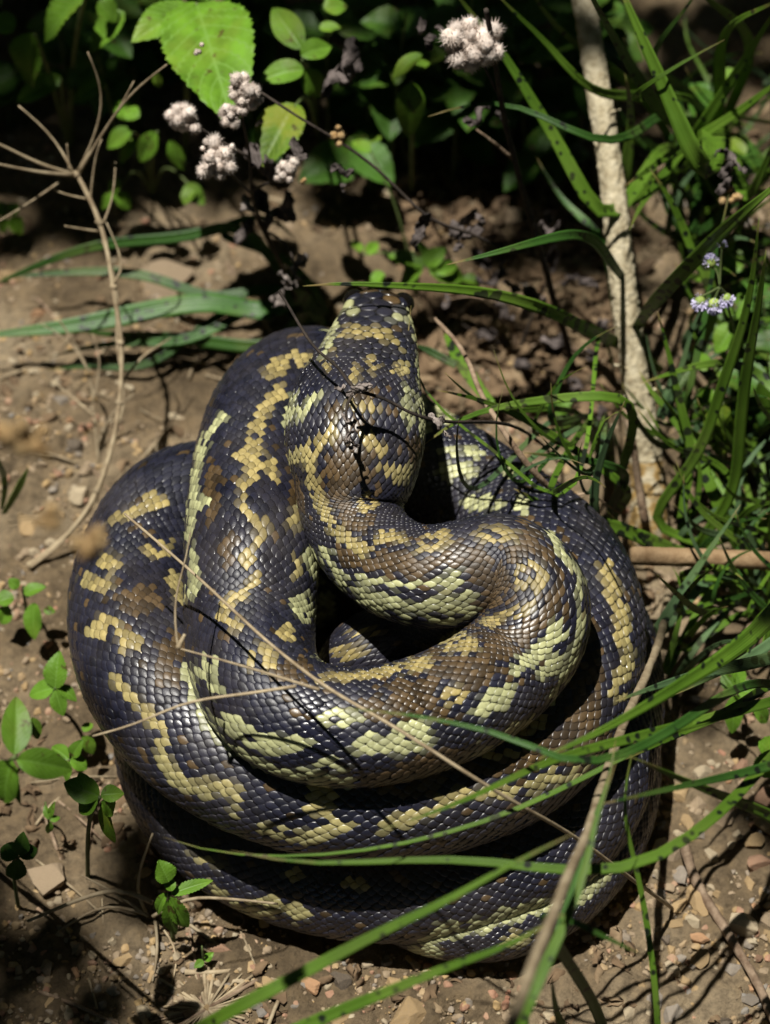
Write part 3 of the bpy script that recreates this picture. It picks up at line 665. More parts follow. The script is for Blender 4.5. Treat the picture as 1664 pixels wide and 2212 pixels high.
def blade(parent, pts, wpx, z0, z1, mat='blade_spot', arch=0.0, tip=0.35, base=0.6, tilt=None, root=True):
    W = zpts(pts, z0, z1, arch)
    wid = wpx * np.mean([mpp(p) for p in W])
    if tilt is None: tilt = random.uniform(-0.3, 0.3)
    wid *= 1.1
    if root:
        r = np.array(parent.location) + np.array([random.uniform(-.008, .008), random.uniform(-.008, .008), 0]); r[2] = float(ground_h(r[0], r[1])) - 0.003
        g = W[0] - r; mid = r + g * 0.5 + np.array([0, 0, 0.25 * np.linalg.norm(g[:2])])
        if np.linalg.norm(g) > 0.03: W = np.concatenate([[r], [mid], W])
        else: W = np.concatenate([[r], W])
    V, F, UV = blade_mesh(W, wid / max(0.6, math.cos(tilt)), 30, tip, base, tilt)
    return part('blade', V, F, M[mat], parent, uv=UV)
def stem(parent, pts, wpx, z0, z1, mat='straw', arch=0.0, name='stem', ns=8, n=None, noise_=0.12, taper=1.0, W=None):
    if W is None: W = zpts(pts, z0, z1, arch)
    L = sum(np.linalg.norm(np.diff(W, axis=0), axis=1)); n = n or max(8, int(L / 0.006))
    C, u = path(W, n); r0 = wpx * np.mean([mpp(p) for p in W]) / 2
    R = r0 * np.linspace(1, taper, n)
    C = C + 0.25 * r0 * (np.stack([vnoise(u * 40 + q, u * 0 + q, 7 + q) for q in range(3)], 1) - 0.5)
    V, F = tube(C, R, ns, noise_, 180, seed=len(pts))
    return part(name, V, F, M[mat], parent)
def leaf_mesh(Pb, Pt, hw, nrm_hint, serr=0.0, nu=22, nv=6, curl=0.25, quilt=0.075):
    ax = Pt - Pb; L = np.linalg.norm(ax); T = ax / L
    Nn = nrm(nrm_hint - T * np.dot(nrm_hint, T)); S = np.cross(T, Nn)
    v = np.linspace(0, 1, nu)
    prof = np.sin(np.pi * np.clip(v, 0, 1) ** 0.8) ** 0.75; prof[0] = 0.04; prof[-1] = 0.02
    if serr: prof = prof * (1 - serr * (np.arange(nu) % 2))
    a = np.concatenate([np.linspace(-1, 0, nv + 1), np.linspace(0, 1, nv + 1)[1:]])
    Vv, A = np.meshgrid(v, a, indexing='ij')
    ph = random.uniform(0, 6)
    bend = -curl * L * (Vv - 0.2) ** 2
    fold = 0.28 * hw * np.abs(A) * prof[:, None]
    q = quilt * hw * np.abs(np.sin((Vv - 0.3 * np.abs(A)) * math.pi / 0.11)) * np.clip(np.abs(A) * 3, 0, 1) + 0.06 * hw * np.sin(Vv * 9 + ph) * A
    P = Pb + T * (Vv * L)[..., None] + S * (A * prof[:, None] * hw)[..., None] + Nn * (bend + fold + q)[..., None]
    m = len(a); V = P.reshape(-1, 3); UV = np.stack([A, Vv], -1).reshape(-1, 2)
    V2 = V - Nn * 0.00025
    i = np.arange(nu - 1)[:, None] * m; j = np.arange(m - 1)[None]
    F = np.stack([i + j, i + m + j, i + m + j + 1, i + j + 1], -1).reshape(-1, 4); F2 = F[:, ::-1] + len(V)
    return np.concatenate([V, V2]), np.concatenate([F, F2]), np.concatenate([UV, UV])
CAMDIR = nrm(CAM)
def leaf(parent, b, t, hwpx, z0, z1=None, mat='leaf', serr=0.08, tilt=None, name='leaf', nu=22):
    z1 = z0 if z1 is None else z1
    Pb = at(b[0], b[1], z0); Pt = at(t[0], t[1], z1); hw = hwpx * mpp((Pb + Pt) / 2)
    tl = tilt or (random.uniform(-.35, .35), random.uniform(-.2, .3))
    hint = nrm(0.55 * CAMDIR + np.array([tl[0], tl[1], 0.55]))
    V, F, UV = leaf_mesh(Pb, Pt, hw, hint, serr, nu)
    return part(name, V, F, M[mat], parent, uv=UV)
def link_stem(parent, P, r, mat, name='stem', ns=6, sag=0.0, base=None):
    """a plain stem from the ground point below/near P (or base) up to P"""
    if base is None:
        base = np.array(parent.location)
    base = np.array([base[0], base[1], float(ground_h(base[0], base[1])) - 0.002])
    mid = (base + P) / 2 + np.array([sag, 0, 0.02])
    C, u = path(np.array([base, mid, P]), max(10, int(np.linalg.norm(P - base) / 0.006)))
    V, F = tube(C, np.linspace(r, r * 0.7, len(C)), ns, 0.12, 200); return part(name, V, F, M[mat], parent)
def crumple(P, r, seed, n=13, elong=1.5):
    """a small withered, curled-up leaf as a closed crumpled sheet"""
    rg = np.random.default_rng(seed); ax = nrm(rg.normal(0, 1, 3)); s = nrm(np.cross(ax, rg.normal(0, 1, 3))); q = np.cross(ax, s)
    u = np.linspace(-1, 1, n); U, Vv = np.meshgrid(u, u, indexing='ij')
    w = np.sqrt(np.clip(1 - (U * 0.98) ** 2, 0.02, 1)); ang = Vv * (1.0 + rg.random()) + U * rg.normal(0, 1.6)
    h = r * 0.62 * (1 + 1.5 * fbm(U * 3 + seed, Vv * 3, 3, seed))
    X = P + ax * (U * r * elong)[..., None] + s * (np.sin(ang) * h * w)[..., None] + q * (np.cos(ang) * h * w + r * 1.5 * fbm(U * 3.5 + 5, Vv * 3.5 + seed, 3, seed + 3) + 0.3 * r * np.sin(U * 3 + seed))[..., None]
    V = X.reshape(-1, 3); nn = nrm(X - P).reshape(-1, 3)
    i = np.arange(n - 1)[:, None] * n; j = np.arange(n - 1)[None]
    F = np.stack([i + j, i + n + j, i + n + j + 1, i + j + 1], -1).reshape(-1, 4)
    return np.concatenate([V, V * 1.0 + np.array([0, 0, -0.0003])]), np.concatenate([F, F[:, ::-1] + len(V)])

# ------------------------------------------------------------------ woody stem and sticks
st = thing('woody_stem', 'upright knobbly tan woody stem beside the coiled snake', 'stem', gpt(1405, 1185))
SPX = [(1403, 1192, -0.01), (1402, 1120, .015), (1398, 1030, .032), (1384, 900, .06), (1362, 740, .093), (1340, 560, .127), (1318, 360, .16), (1290, 180, .188), (1262, 0, .214), (1235, -160, .235)]
W = zpts(SPX, 0, 0)
C, u = path(W, 560); t = np.linspace(0, 1, 560)
R = np.interp(t, [0, 0.06, 0.15, 0.3, 0.55, 1], [42, 40, 37, 29, 27, 24]) * np.array([mpp(p) for p in C])
R *= 1 + 0.06 * np.sin(u * 95) * np.clip(1 - t * 2, 0, 1) + 0.05 * (vnoise(u * 60, u * 0, 4) - 0.5)
def bark_tube(C, R, ns, seed, amp=0.10):
    n = len(C); T = nrm(np.gradient(C, axis=0)); A = nrm(np.cross(T, np.array([0.2, 1.0, 0.1]))); B = np.cross(T, A)
    th = np.linspace(0, 2 * math.pi, ns, endpoint=False); u = np.concatenate([[0], np.cumsum(np.linalg.norm(np.diff(C, axis=0), axis=1))])
    TH, U = np.meshgrid(th, u)
    cx, sx = np.cos(TH), np.sin(TH)
    warts = vnoise(TH * 6 + 0.0, U * 520, seed) * 0.6 + vnoise(TH * 3.5 + 9, U * 260, seed + 1) * 0.6
    rid = np.abs(np.sin(TH * 3.5 + 1.2 * np.sin(U * 22)))
    rr = R[:, None] * (1 + amp * (warts - 0.6) - 0.06 * (rid < 0.12) + 0.02 * rid)
    V = (C[:, None] + rr[..., None] * (cx[..., None] * A[:, None] + sx[..., None] * B[:, None])).reshape(-1, 3)
    i = np.arange(n - 1)[:, None] * ns; j = np.arange(ns)[None]; k = (j + 1) % ns
    F = np.stack([i + j, i + k, i + ns + k, i + ns + j], -1).reshape(-1, 4)
    V = np.concatenate([V, C[:1], C[-1:]]); c0 = len(V) - 2; j = np.arange(ns); k = (j + 1) % ns
    return V, [F, np.concatenate([np.stack([np.full(ns, c0), k, j], -1), np.stack([np.full(ns, c0 + 1), (n - 1) * ns + j, (n - 1) * ns + k], -1)])]
nb = 88
V, F = bark_tube(C[:nb + 1], R[:nb + 1], 36, 3, 0.2); part('stem_base', V, F, M['bark_base'], st)
V, F = bark_tube(C[nb:], R[nb:], 44, 3, 0.24); part('stem', V, F, M['bark'], st)
stem(st, [(1395, 1130, .03), (1378, 1030, .055), (1362, 930, .085), (1350, 880, .095)], 20, 0, 0, 'twig', name='side_shoot', taper=0.7)
for (x, y, z, dx) in [(1335, 500, .14, 26), (1302, 250, .18, 26), (1366, 800, .085, -30), (1385, 850, .075, 34)]:
    stem(st, [(x, y, z), (x + dx, y - 10, z + .003), (x + dx * 1.5, y - 14, z + .005)], 10, 0, 0, 'bark', name='bud', taper=0.4)

br = thing('cut_branch', 'pale tan cut branch lying level at the foot of the woody stem', 'branch', gpt(1640, 1240))
W = zpts([(1362, 1200, .085), (1460, 1203, .082), (1560, 1207, .076), (1664, 1212, .068), (1800, 1230, .022), (1950, 1260, .008)], 0, 0)
C, u = path(W, 120); R = np.full(120, 20.0) * np.array([mpp(p) for p in C]); R[:2] *= [0.8, 0.97]
V, F = bark_tube(C, R, 24, 13, 0.07); part('wood', V, F, M['branch'], br)

tw = thing('brown_twig', 'reddish brown bent twig arching between the neck and the woody stem', 'twig', gpt(1352, 1235))
stem(tw, [(1352, 1238, .01), (1322, 1190, .045), (1285, 1130, .085), (1230, 1085, .115), (1160, 1025, .15), (1095, 940, .17), (1040, 850, .17), (1000, 760, .165), (940, 690, .16)], 19, 0, 0, 'twig', ns=12, n=110, noise_=0.3, taper=0.45)
stem(tw, [(1160, 1025, .15), (1158, 1005, .155), (1152, 1000, .158)], 7, 0, 0, 'twig', name='spur', taper=.5)
stem(tw, [(1235, 1088, .113), (1255, 1065, .12), (1290, 1075, .11), (1340, 1110, .09)], 6, 0, 0, 'twig', name='spur', taper=.5)

ds = thing('leaning_stalk', 'dry tan bent stalk leaning in front of the coil among grass blades', 'stem', gpt(1445, 1290))
stem(ds, [(1448, 1275, .0), (1440, 1300, .03), (1428, 1370, .075), (1395, 1460, .12), (1350, 1560, .165), (1310, 1670, .205), (1272, 1790, .25), (1228, 1895, .285), (1190, 1990, .315), (1150, 2090, .34), (1100, 2230, .36)], 21, 0, 0, 'straw', ns=14, n=150, noise_=0.22, taper=0.95)

gs = thing('grey_stick', 'thin weathered grey-brown stick lying on gravel right of the coil', 'stick', gpt(1560, 2010))
W = np.array([gpt(x, y, .006) for x, y in [(1468, 1850), (1500, 1910), (1545, 1990), (1590, 2060), (1630, 2130), (1660, 2200), (1690, 2270)]]); W[0, 2] += .012
stem(gs, [], 22, 0, 0, 'twig', ns=12, n=90, noise_=0.3, taper=0.8, W=W)

# ------------------------------------------------------------------ grass
def tuft(label, px, py, group=None):
    return thing('grass_tuft', label, 'grass', gpt(px, py), group)
t1b = tuft('sparse spotted grass between the bent twig and the woody stem, blades arching towards the neck', 1335, 1200)
t8 = tuft('spotted grass tuft right behind the woody stem under the lilac flowers', 1470, 890)
t1 = tuft('spotted strappy grass tuft rooted at the foot of the woody stem', 1600, 1275)
for pts, w, z0, z1, mt in [
  ([(1350, 1052), (1300, 1012), (1180, 932), (1060, 872), (945, 843)], 17, .10, .20, 'blade_spot'),
  ([(1340, 862), (1240, 858), (1130, 870), (1000, 905), (915, 962)], 19, .16, .18, 'blade_spot'),
  ([(1470, 1195), (1400, 1166), (1300, 1130), (1200, 1100), (1110, 1055)], 28, .06, .15, 'blade_spot'),
  ([(1285, 1112), (1285, 1060), (1310, 960), (1350, 866)], 20, .12, .2, 'blade_blue'),
  ([(1422, 1130), (1487, 1010), (1552, 860), (1607, 690), (1627, 590), (1640, 470)], 22, .06, .27, 'blade_bright'),
  ([(1507, 1195), (1562, 1100), (1597, 950), (1612, 810), (1640, 650), (1655, 540)], 24, .04, .26, 'blade_bright'),
  ([(1480, 1180), (1492, 990), (1477, 900), (1447, 774), (1420, 672)], 18, .04, .17, 'blade_spot'),
  ([(1547, 1080), (1482, 940), (1407, 844), (1380, 800)], 24, .07, .12, 'blade_spot'),
  ([(1352, 742, .08), (1380, 700, .11), (1407, 662, .14), (1497, 565, .2), (1582, 480, .24), (1664, 410, .27), (1720, 360, .28)], 29, 0, 0, 'blade_spot'),
  ([(1720, 1000), (1664, 830), (1582, 786), (1457, 804), (1382, 829)], 21, .1, .14, 'blade_spot'),
  ([(1540, 640), (1497, 540), (1452, 440), (1405, 366)], 23, .12, .2, 'blade_spot'),
  ([(1480, 880), (1520, 700), (1545, 560), (1575, 420)], 14, .1, .2, 'blade_dark'),
  ([(1430, 900), (1470, 800), (1500, 700), (1530, 640)], 16, .1, .16, 'blade_blue'),
  ([(1400, 1397), (1477, 1272), (1572, 1132), (1600, 1090)], 21, .05, .12, 'blade_blue'),
  ([(1432, 1462), (1467, 1342), (1467, 1252), (1450, 1220)], 16, .04, .08, 'blade_bright'),
  ([(1330, 1010), (1232, 989), (1130, 978)], 20, .13, .15, 'blade_dark'),
  ([(1510, 1190), (1580, 1160), (1664, 1145), (1700, 1150)], 18, .03, .06, 'blade_spot'),
  ([(1500, 1210), (1540, 1130), (1600, 1105), (1664, 1110)], 16, .03, .08, 'blade_blue'),
  ([(1490, 1180), (1510, 1060), (1500, 960)], 14, .04, .1, 'blade_spot'),
  ([(1470, 1160), (1530, 1110), (1590, 1075)], 12, .05, .08, 'blade_blue')]:
    blade(t1b if pts[0][0] <= 1352 and len(pts[0]) == 2 else t8 if pts[0][1] < 905 else t1, pts, w, z0, z1, mt, root=(len(pts[0]) == 2))
rg_ = random.Random(77)
for lab_, bx, by, x0, x1, y0, y1, nb_ in [('wispy thin-bladed grass beside the cut branch', 1660, 1330, 1450, 1720, 960, 1480, 34), ('wispy thin-bladed grass in shade under the flowering weed', 1640, 950, 1440, 1720, 560, 1020, 36), ('wispy thin-bladed grass behind the woody stem', 1500, 560, 1380, 1700, 160, 620, 34), ('wispy thin grass crossing the coil right of the neck', 1330, 1010, 1010, 1290, 880, 1130, 12)]:
    tw_ = tuft(lab_, bx, by)
    for q_ in range(nb_):
        ax, ay = rg_.uniform(x0, x1), rg_.uniform(y0, y1); an = rg_.choice([rg_.uniform(-1.3, -.2), rg_.uniform(-2.9, -1.9)]); ln_ = rg_.uniform(110, 260); z_ = rg_.uniform(.03, .08) if x0 > 1300 else rg_.uniform(.13, .16)
        mx_, my_ = ax + math.cos(an) * ln_ * .5, ay + math.sin(an) * ln_ * .5
        blade(tw_, [(ax, ay), (mx_, my_ - rg_.uniform(0, 14)), (ax + math.cos(an + .25) * ln_, ay + math.sin(an + .25) * ln_)], rg_.uniform(7, 15), z_, z_ + rg_.uniform(.03, .09), rg_.choice(['blade_spot', 'blade_blue', 'blade_dark', 'blade_spot']))
t2 = tuft('bright green grass tuft whose long blades reach across the front of the coil', 1850, 1640)
for pts, w, z0, z1, mt, ar in [
  ([(1720, 1275), (1664, 1330), (1572, 1412), (1432, 1502), (1282, 1587), (1140, 1650)], 36, .2, .25, 'blade_bright', .02),
  ([(1720, 1410), (1664, 1422), (1507, 1457), (1330, 1515)], 25, .13, .2, 'blade_blue', 0),
  ([(1730, 1500), (1664, 1517), (1512, 1557), (1357, 1597), (1182, 1647), (1007, 1727), (815, 1795)], 21, .16, .26, 'blade_bright', .02),
  ([(1740, 1790), (1664, 1762), (1582, 1727), (1482, 1687), (1360, 1634)], 30, .16, .26, 'blade_bright', 0),
  ([(1700, 1640), (1572, 1677), (1457, 1702), (1295, 1738)], 23, .2, .26, 'blade_dark', 0),
  ([(1700, 1470), (1600, 1520), (1480, 1580), (1330, 1650)], 18, .1, .17, 'blade_spot', 0),
  ([(1750, 1350), (1664, 1390), (1560, 1450), (1460, 1500)], 22, .1, .15, 'blade_blue', 0),
  ([(1222, 1640), (1112, 1598), (982, 1562), (832, 1538), (720, 1530)], 20, .26, .27, 'blade_dark', 0),
  ([(1500, 1560), (1300, 1660), (1112, 1749), (982, 1794), (832, 1829), (625, 1849), (450, 1836), (352, 1808)], 10, .2, .2, 'blade_bright', 0),
  ([(1500, 1800), (1360, 1870), (1202, 1878), (1032, 1860), (832, 1860), (650, 1862), (500, 1838)], 22, .22, .24, 'blade_bright', 0)]:
    blade(t2, pts, w, z0, z1, mt, ar, base=0.9)
t3 = tuft('out-of-focus grass tuft growing below the coil with the dry stem through it', 1330, 2380)
for pts, w, z0, z1, mt in [
  ([(1110, 2240), (1152, 2144), (1202, 2034), (1257, 1904), (1282, 1794), (1332, 1640)], 32, .25, .3, 'blade_bright'),
  ([(1130, 2200), (1212, 2000), (1262, 1830), (1312, 1690), (1330, 1600)], 22, .2, .26, 'blade_dark'),
  ([(1200, 1975), (1307, 2024), (1400, 2068)], 25, .26, .22, 'blade_dark'),
  ([(1225, 2230), (1192, 2110)], 18, .12, .2, 'blade_bright'),
  ([(1420, 2280), (1380, 1900), (1350, 1740), (1372, 1600)], 12, .1, .24, 'blade_bright')]:
    blade(t3, pts, w, z0, z1, mt, base=0.9)
t3b = tuft('grass tuft at the gravel edge sending two long slanting blades up over the lower coil', 330, 2420)
for pts, w, z0, z1, mt in [
  ([(490, 2189), (650, 2104), (832, 2009), (957, 1949), (1102, 1869), (1240, 1800)], 27, .22, .3, 'blade_bright'),
  ([(560, 2260), (675, 2209), (832, 2144), (982, 2084), (1112, 2034), (1240, 1960)], 27, .2, .28, 'blade_bright')]:
    blade(t3b, pts, w, z0, z1, mt, base=0.9)
t4 = tuft('tall grass tuft fanning out of the dark undergrowth behind the woody stem', 1520, 470)
for pts, w, z0, z1, mt in [
  ([(1507, 345), (1462, 250), (1407, 125), (1352, 0), (1320, -80)], 48, .22, .30, 'blade_bright'),
  ([(1440, 250), (1362, 140), (1282, 0), (1250, -60)], 26, .2, .34, 'blade_dark'),
  ([(1352, 425), (1363, 280), (1350, 160)], 30, .12, .22, 'blade_spot'),
  ([(1502, 298), (1602, 140), (1652, 60), (1690, 0)], 26, .16, .27, 'blade_bright'),
  ([(1502, 302), (1582, 250), (1664, 190), (1720, 150)], 25, .16, .24, 'blade_bright'),
  ([(1500, 305), (1432, 345), (1350, 402)], 22, .16, .2, 'blade_spot'),
  ([(1387, 192), (1467, 140), (1565, 86)], 18, .25, .28, 'blade_bright'),
  ([(1617, 84), (1532, 0), (1490, -50)], 22, .2, .28, 'blade_bright'),
  ([(1482, 320), (1432, 380), (1382, 450), (1360, 497)], 19, .14, .19, 'blade_bright'),
  ([(1292, 452), (1222, 340), (1152, 220), (1082, 110), (992, -5), (960, -50)], 28, .16, .28, 'blade_bright'),
  ([(1257, 176), (1182, 95), (1097, 12), (1060, -30)], 22, .22, .28, 'blade_bright'),
  ([(1240, 90), (1180, 30), (1140, -30)], 20, .2, .25, 'blade_bright'),
  ([(1620, 420), (1664, 330), (1700, 260)], 26, .15, .22, 'blade_bright'),
  ([(1510, 500), (1590, 440), (1664, 400)], 20, .1, .15, 'blade_dark'),
  ([(1420, 100), (1480, 20), (1520, -40)], 20, .25, .3, 'blade_dark'),
  ([(1600, 40), (1664, 10), (1700, -10)], 26, .27, .3, 'blade_bright'),
  ([(1272, 295), (1132, 236), (1032, 225), (925, 252)], 19, .22, .24, 'blade_dark')]:
    blade(t4, pts, w, z0, z1, mt, base=0.8)
t6 = tuft('grass tuft behind the head with one spotted blade arching over the snout', 1330, 800)
for pts, w, z0, z1, mt in [
  ([(1440, 808, -.003), (1370, 762, .05), (1325, 737, .10), (1250, 702, .15), (1170, 665, .185), (1040, 631, .21), (860, 617, .228), (740, 613, .232), (655, 618, .232)], 25, 0, 0, 'blade_spot'),
  ([(1352, 606, .115), (1327, 576, .15), (1282, 520, .2), (1212, 510, .23), (1092, 540, .24), (965, 572, .24)], 21, 0, 0, 'blade_dark'),
  ([(1205, 1072), (1170, 1060), (1080, 985), (960, 890), (908, 825), (882, 730), (888, 660)], 9, .15, .222, 'blade_spot'),
  ([(1060, 872), (1007, 799), (957, 708)], 26, .1, .09, 'blade_spot'),
  ([(985, 790), (935, 762), (898, 745)], 16, .1, .1, 'blade_dark'),
  ([(1290, 505), (1225, 440), (1160, 340)], 16, .1, .12, 'blade_dark')]:
    blade(t6, pts, w, z0, z1, mt, base=0.8, root=(1190 < pts[0][0] < 1300))
t5 = tuft('low dark grass tuft with broad blades lying on the soil left of the head', 690, 690)
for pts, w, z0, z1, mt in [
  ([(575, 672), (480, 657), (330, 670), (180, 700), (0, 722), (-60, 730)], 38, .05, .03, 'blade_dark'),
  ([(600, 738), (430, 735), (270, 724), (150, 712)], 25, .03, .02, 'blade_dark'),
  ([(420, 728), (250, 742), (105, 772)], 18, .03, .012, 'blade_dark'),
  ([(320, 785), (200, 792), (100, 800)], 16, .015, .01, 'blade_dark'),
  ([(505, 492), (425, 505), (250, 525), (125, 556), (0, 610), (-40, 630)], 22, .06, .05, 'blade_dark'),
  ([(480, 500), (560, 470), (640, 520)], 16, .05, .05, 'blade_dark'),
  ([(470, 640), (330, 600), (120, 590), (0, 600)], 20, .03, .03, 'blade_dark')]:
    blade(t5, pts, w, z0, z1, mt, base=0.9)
t7 = tuft('small bright grass shoot on pebbly soil at the left edge', 5, 1125)
for pts, w, z0, z1 in [([(8, 1110), (35, 1064), (62, 1010)], 14, .01, .05), ([(4, 1100), (10, 1040), (-10, 980)], 12, .01, .06)]:
    blade(t7, pts, w, z0, z1, 'blade_bright', root=False)

# ------------------------------------------------------------------ straw
sw = thing('dry_stalk', 'forked dry straw stalk standing on soil left of the snake head', 'stalk', gpt(60, 1222))
stem(sw, [(60, 1222, .0), (150, 1150, .015), (210, 1060, .035), (238, 980, .05), (258, 870, .07), (262, 740, .095), (245, 620, .12), (215, 480, .145), (165, 375, .165)], 11, 0, 0, 'straw', n=140, ns=10, taper=0.9, noise_=0.25)
stem(sw, [(66, 1226, .0), (140, 1165, .012), (218, 1050, .032), (230, 985, .047), (266, 880, .068), (254, 745, .093), (252, 630, .118), (222, 520, .135)], 8, 0, 0, 'straw', n=110, ns=8, taper=0.6, noise_=0.3)
for x_, y_, z_ in [(210, 1060, .035), (258, 870, .07), (262, 740, .095), (245, 620, .12), (215, 480, .145), (165, 376, .165)]:
    P = at(x_, y_, z_); V, F = uvsphere(P, 9 * mpp(P), 10, 7, (1, 1, .8)); d = nrm(V - P); V = V + d * (vnoise(d[:, 0] * 4 + x_, d[:, 1] * 4, 3) - .5)[:, None] * 4 * mpp(P); part('joint', V, F, M['straw'], sw)
for pts, z0, z1, w in [([(165, 378), (80, 350), (0, 312), (-60, 290)], .165, .2, 9), ([(165, 378), (90, 372), (0, 355), (-50, 345)], .165, .19, 9), ([(160, 375), (115, 300), (40, 228)], .165, .2, 6),
   ([(168, 372), (205, 290), (218, 200), (190, 112)], .165, .24, 7), ([(170, 375), (215, 300), (270, 220), (360, 140)], .165, .25, 8), ([(165, 372), (240, 262), (290, 175)], .165, .23, 6), ([(125, 396), (60, 440), (-10, 482)], .15, .15, 6),
   ([(213, 500), (180, 495), (140, 488)], .14, .15, 6), ([(220, 490), (242, 430), (250, 350)], .14, .17, 6), ([(190, 430), (130, 415), (110, 405)], .15, .16, 5), ([(195, 440), (210, 330), (220, 300)], .15, .19, 6), ([(150, 370), (145, 310)], .165, .18, 5),
   ([(262, 830), (310, 770), (370, 730)], .075, .06, 7), ([(240, 620), (262, 580), (248, 520), (230, 480)], .12, .15, 6)]:
    stem(sw, pts, w, z0, z1, 'straw', name='side_stalk', taper=0.5)
sw2 = thing('dry_stalk', 'low dry straw tuft of thin stalks on soil left of the coil', 'stalk', gpt(215, 1010))
for pts, z0, z1, w in [([(215, 1010), (205, 900), (190, 800), (120, 680)], 0, .07, 7), ([(205, 900), (160, 860), (110, 820)], .03, .04, 6), ([(200, 870), (215, 780), (200, 720)], .035, .06, 5), ([(212, 960), (240, 900), (290, 850)], .01, .03, 8), ([(190, 800), (150, 740), (90, 700)], .05, .06, 4)]:
    stem(sw2, pts, w, z0, z1, 'straw', name='stalk', taper=0.5)
sw3 = thing('straw', 'long thin straw slanting across the front of the coiled snake', 'straw', gpt(1452, 1962))
stem(sw3, [(1452, 1962, .004), (1440, 1952, .02), (1340, 1880, .09), (1230, 1800, .15), (1040, 1690, .215), (850, 1570, .235), (700, 1480, .235), (560, 1370, .23), (420, 1240, .222), (270, 1110, .215)], 10, 0, 0, 'straw', n=150, taper=0.6)
for pts, z0, z1, w in [([(690, 1490), (530, 1440), (385, 1400)], .235, .235, 8), ([(385, 1400), (380, 1300), (400, 1210), (412, 1150)], .235, .24, 6), ([(640, 1482), (520, 1500), (400, 1520), (300, 1560), (200, 1590)], .237, .22, 8), ([(385, 1400), (395, 1380), (400, 1370)], .235, .24, 14)]:
    stem(sw3, pts, w, z0, z1, 'straw', name='side_stalk', taper=0.5)
sw4 = thing('dry_grass', 'dry broken straw tuft on stony soil below the left of the coil', 'grass', gpt(320, 1975))
for pts, z0, z1, w in [([(325, 1985), (300, 1930), (330, 1800)], .0, .05, 8), ([(330, 1950), (260, 1925), (180, 1940), (60, 1990)], .02, .02, 12), ([(320, 1980), (250, 1930), (175, 1890)], .01, .02, 7), ([(315, 1975), (230, 1960), (130, 2010)], .01, .01, 8),
   ([(330, 1980), (400, 1945), (470, 1940), (600, 1952)], .02, .05, 9), ([(335, 1985), (340, 2050), (330, 2120)], .01, .005, 8), ([(400, 1990), (470, 2040), (530, 2080)], .006, .004, 9), ([(340, 1990), (380, 2060), (370, 2130)], .006, .004, 6), ([(400, 2100), (470, 2100), (530, 2090)], .006, .006, 14)]:
    stem(sw4, pts, w, z0, z1, 'straw', name='stalk', taper=0.6)

# ------------------------------------------------------------------ withered weeds
def dead_leaves(parent, spots, mat='deadleaf'):
    for (x, y, z, r) in spots:
        P = at(x, y, z); V, F = crumple(P, r * mpp(P), int(x * 7 + y)); part('withered_leaf', V, F, M[mat], parent)
def fluff_head(parent, x, y, z, r, n, mat='fluff', seed=0):
    """a cluster of fuzzy seed balls: each ball is one part"""
    rg = np.random.default_rng(seed + int(x)); P0 = at(x, y, z); k = mpp(P0)
    for q in range(n):
        P = P0 + nrm(rg.normal(0, 1, 3)) * r * k * rg.uniform(0.2, 0.95); rb = r * k * rg.uniform(0.2, 0.34)
        V, F = uvsphere(P, rb, 14, 9); d = nrm(V - P)
        V = P + d * rb * (1 + 0.5 * (vnoise(d[:, 0] * 7 + q, d[:, 1] * 7 + d[:, 2] * 5, q) - 0.5))[:, None]
        nsp = 130; sd = nrm(rg.normal(0, 1, (nsp, 3))); tris = []; tv = []
        for e in sd:
            a = nrm(np.cross(e, rg.normal(0, 1, 3))); b_ = np.cross(e, a); w = rb * 0.06
            o = len(tv); tv += [P + e * rb * 0.9 + a * w, P + e * rb * 0.9 - 0.5 * a * w + b_ * w, P + e * rb * 0.9 - 0.5 * a * w - b_ * w, P + e * rb * rg.uniform(1.25, 1.8)]
            tris += [(o, o + 1, o + 3), (o + 1, o + 2, o + 3), (o + 2, o, o + 3)]
        V2, F2 = merge([(V, F), (np.array(tv), np.array(tris))])
        part('seed_ball', V2, F2, M[mat], parent)
dw = thing('withered_weed', 'tall black withered weed stem standing behind the snake head', 'weed', gpt(1245, 815))
stem(dw, [(1245, 815, -.003), (1225, 740, .03), (1195, 640, .075), (1150, 480, .14), (1105, 320, .2), (1080, 200, .245), (1068, 120, .275), (1050, 20, .31)], 17, 0, 0, 'dead', ns=12, n=120, noise_=0.25, taper=0.6)
stem(dw, [(1143, 545, .125), (1090, 540, .14), (1030, 510, .155), (930, 470, .175), (830, 380, .2), (740, 310, .22), (650, 255, .235), (565, 200, .245)], 8, 0, 0, 'dead', name='side_stem', ns=10, n=90, noise_=0.3, taper=0.7)
stem(dw, [(1110, 345, .19), (1070, 310, .2), (1030, 280, .21)], 8, 0, 0, 'twig', name='side_stem', taper=0.6)
stem(dw, [(1080, 210, .24), (1050, 150, .26), (1030, 110, .27)], 7, 0, 0, 'dead', name='side_stem', taper=0.6)
dead_leaves(dw, [(912, 480, .172, 20), (905, 515, .165, 20), (985, 500, .155, 22), (1015, 500, .15, 20), (1035, 480, .15, 14), (990, 535, .15, 14), (740, 365, .205, 18), (742, 405, .2, 11), (1030, 248, .205, 22), (1085, 250, .2, 14), (1160, 500, .14, 14),
   (1090, 580, .12, 18), (1105, 620, .1, 15), (1140, 670, .08, 20), (1150, 640, .09, 22), (1185, 490, .13, 20), (910, 60, .25, 16), (930, 90, .25, 14), (950, 60, .26, 8)])
fluff_head(dw, 1012, 98, .285, 66, 38, seed=4); fluff_head(dw, 730, 290, .225, 24, 7, 'seed', 3)
dw2 = thing('withered_weed', 'withered weed with pinkish fluffy seed heads behind the snake', 'weed', gpt(660, 690))
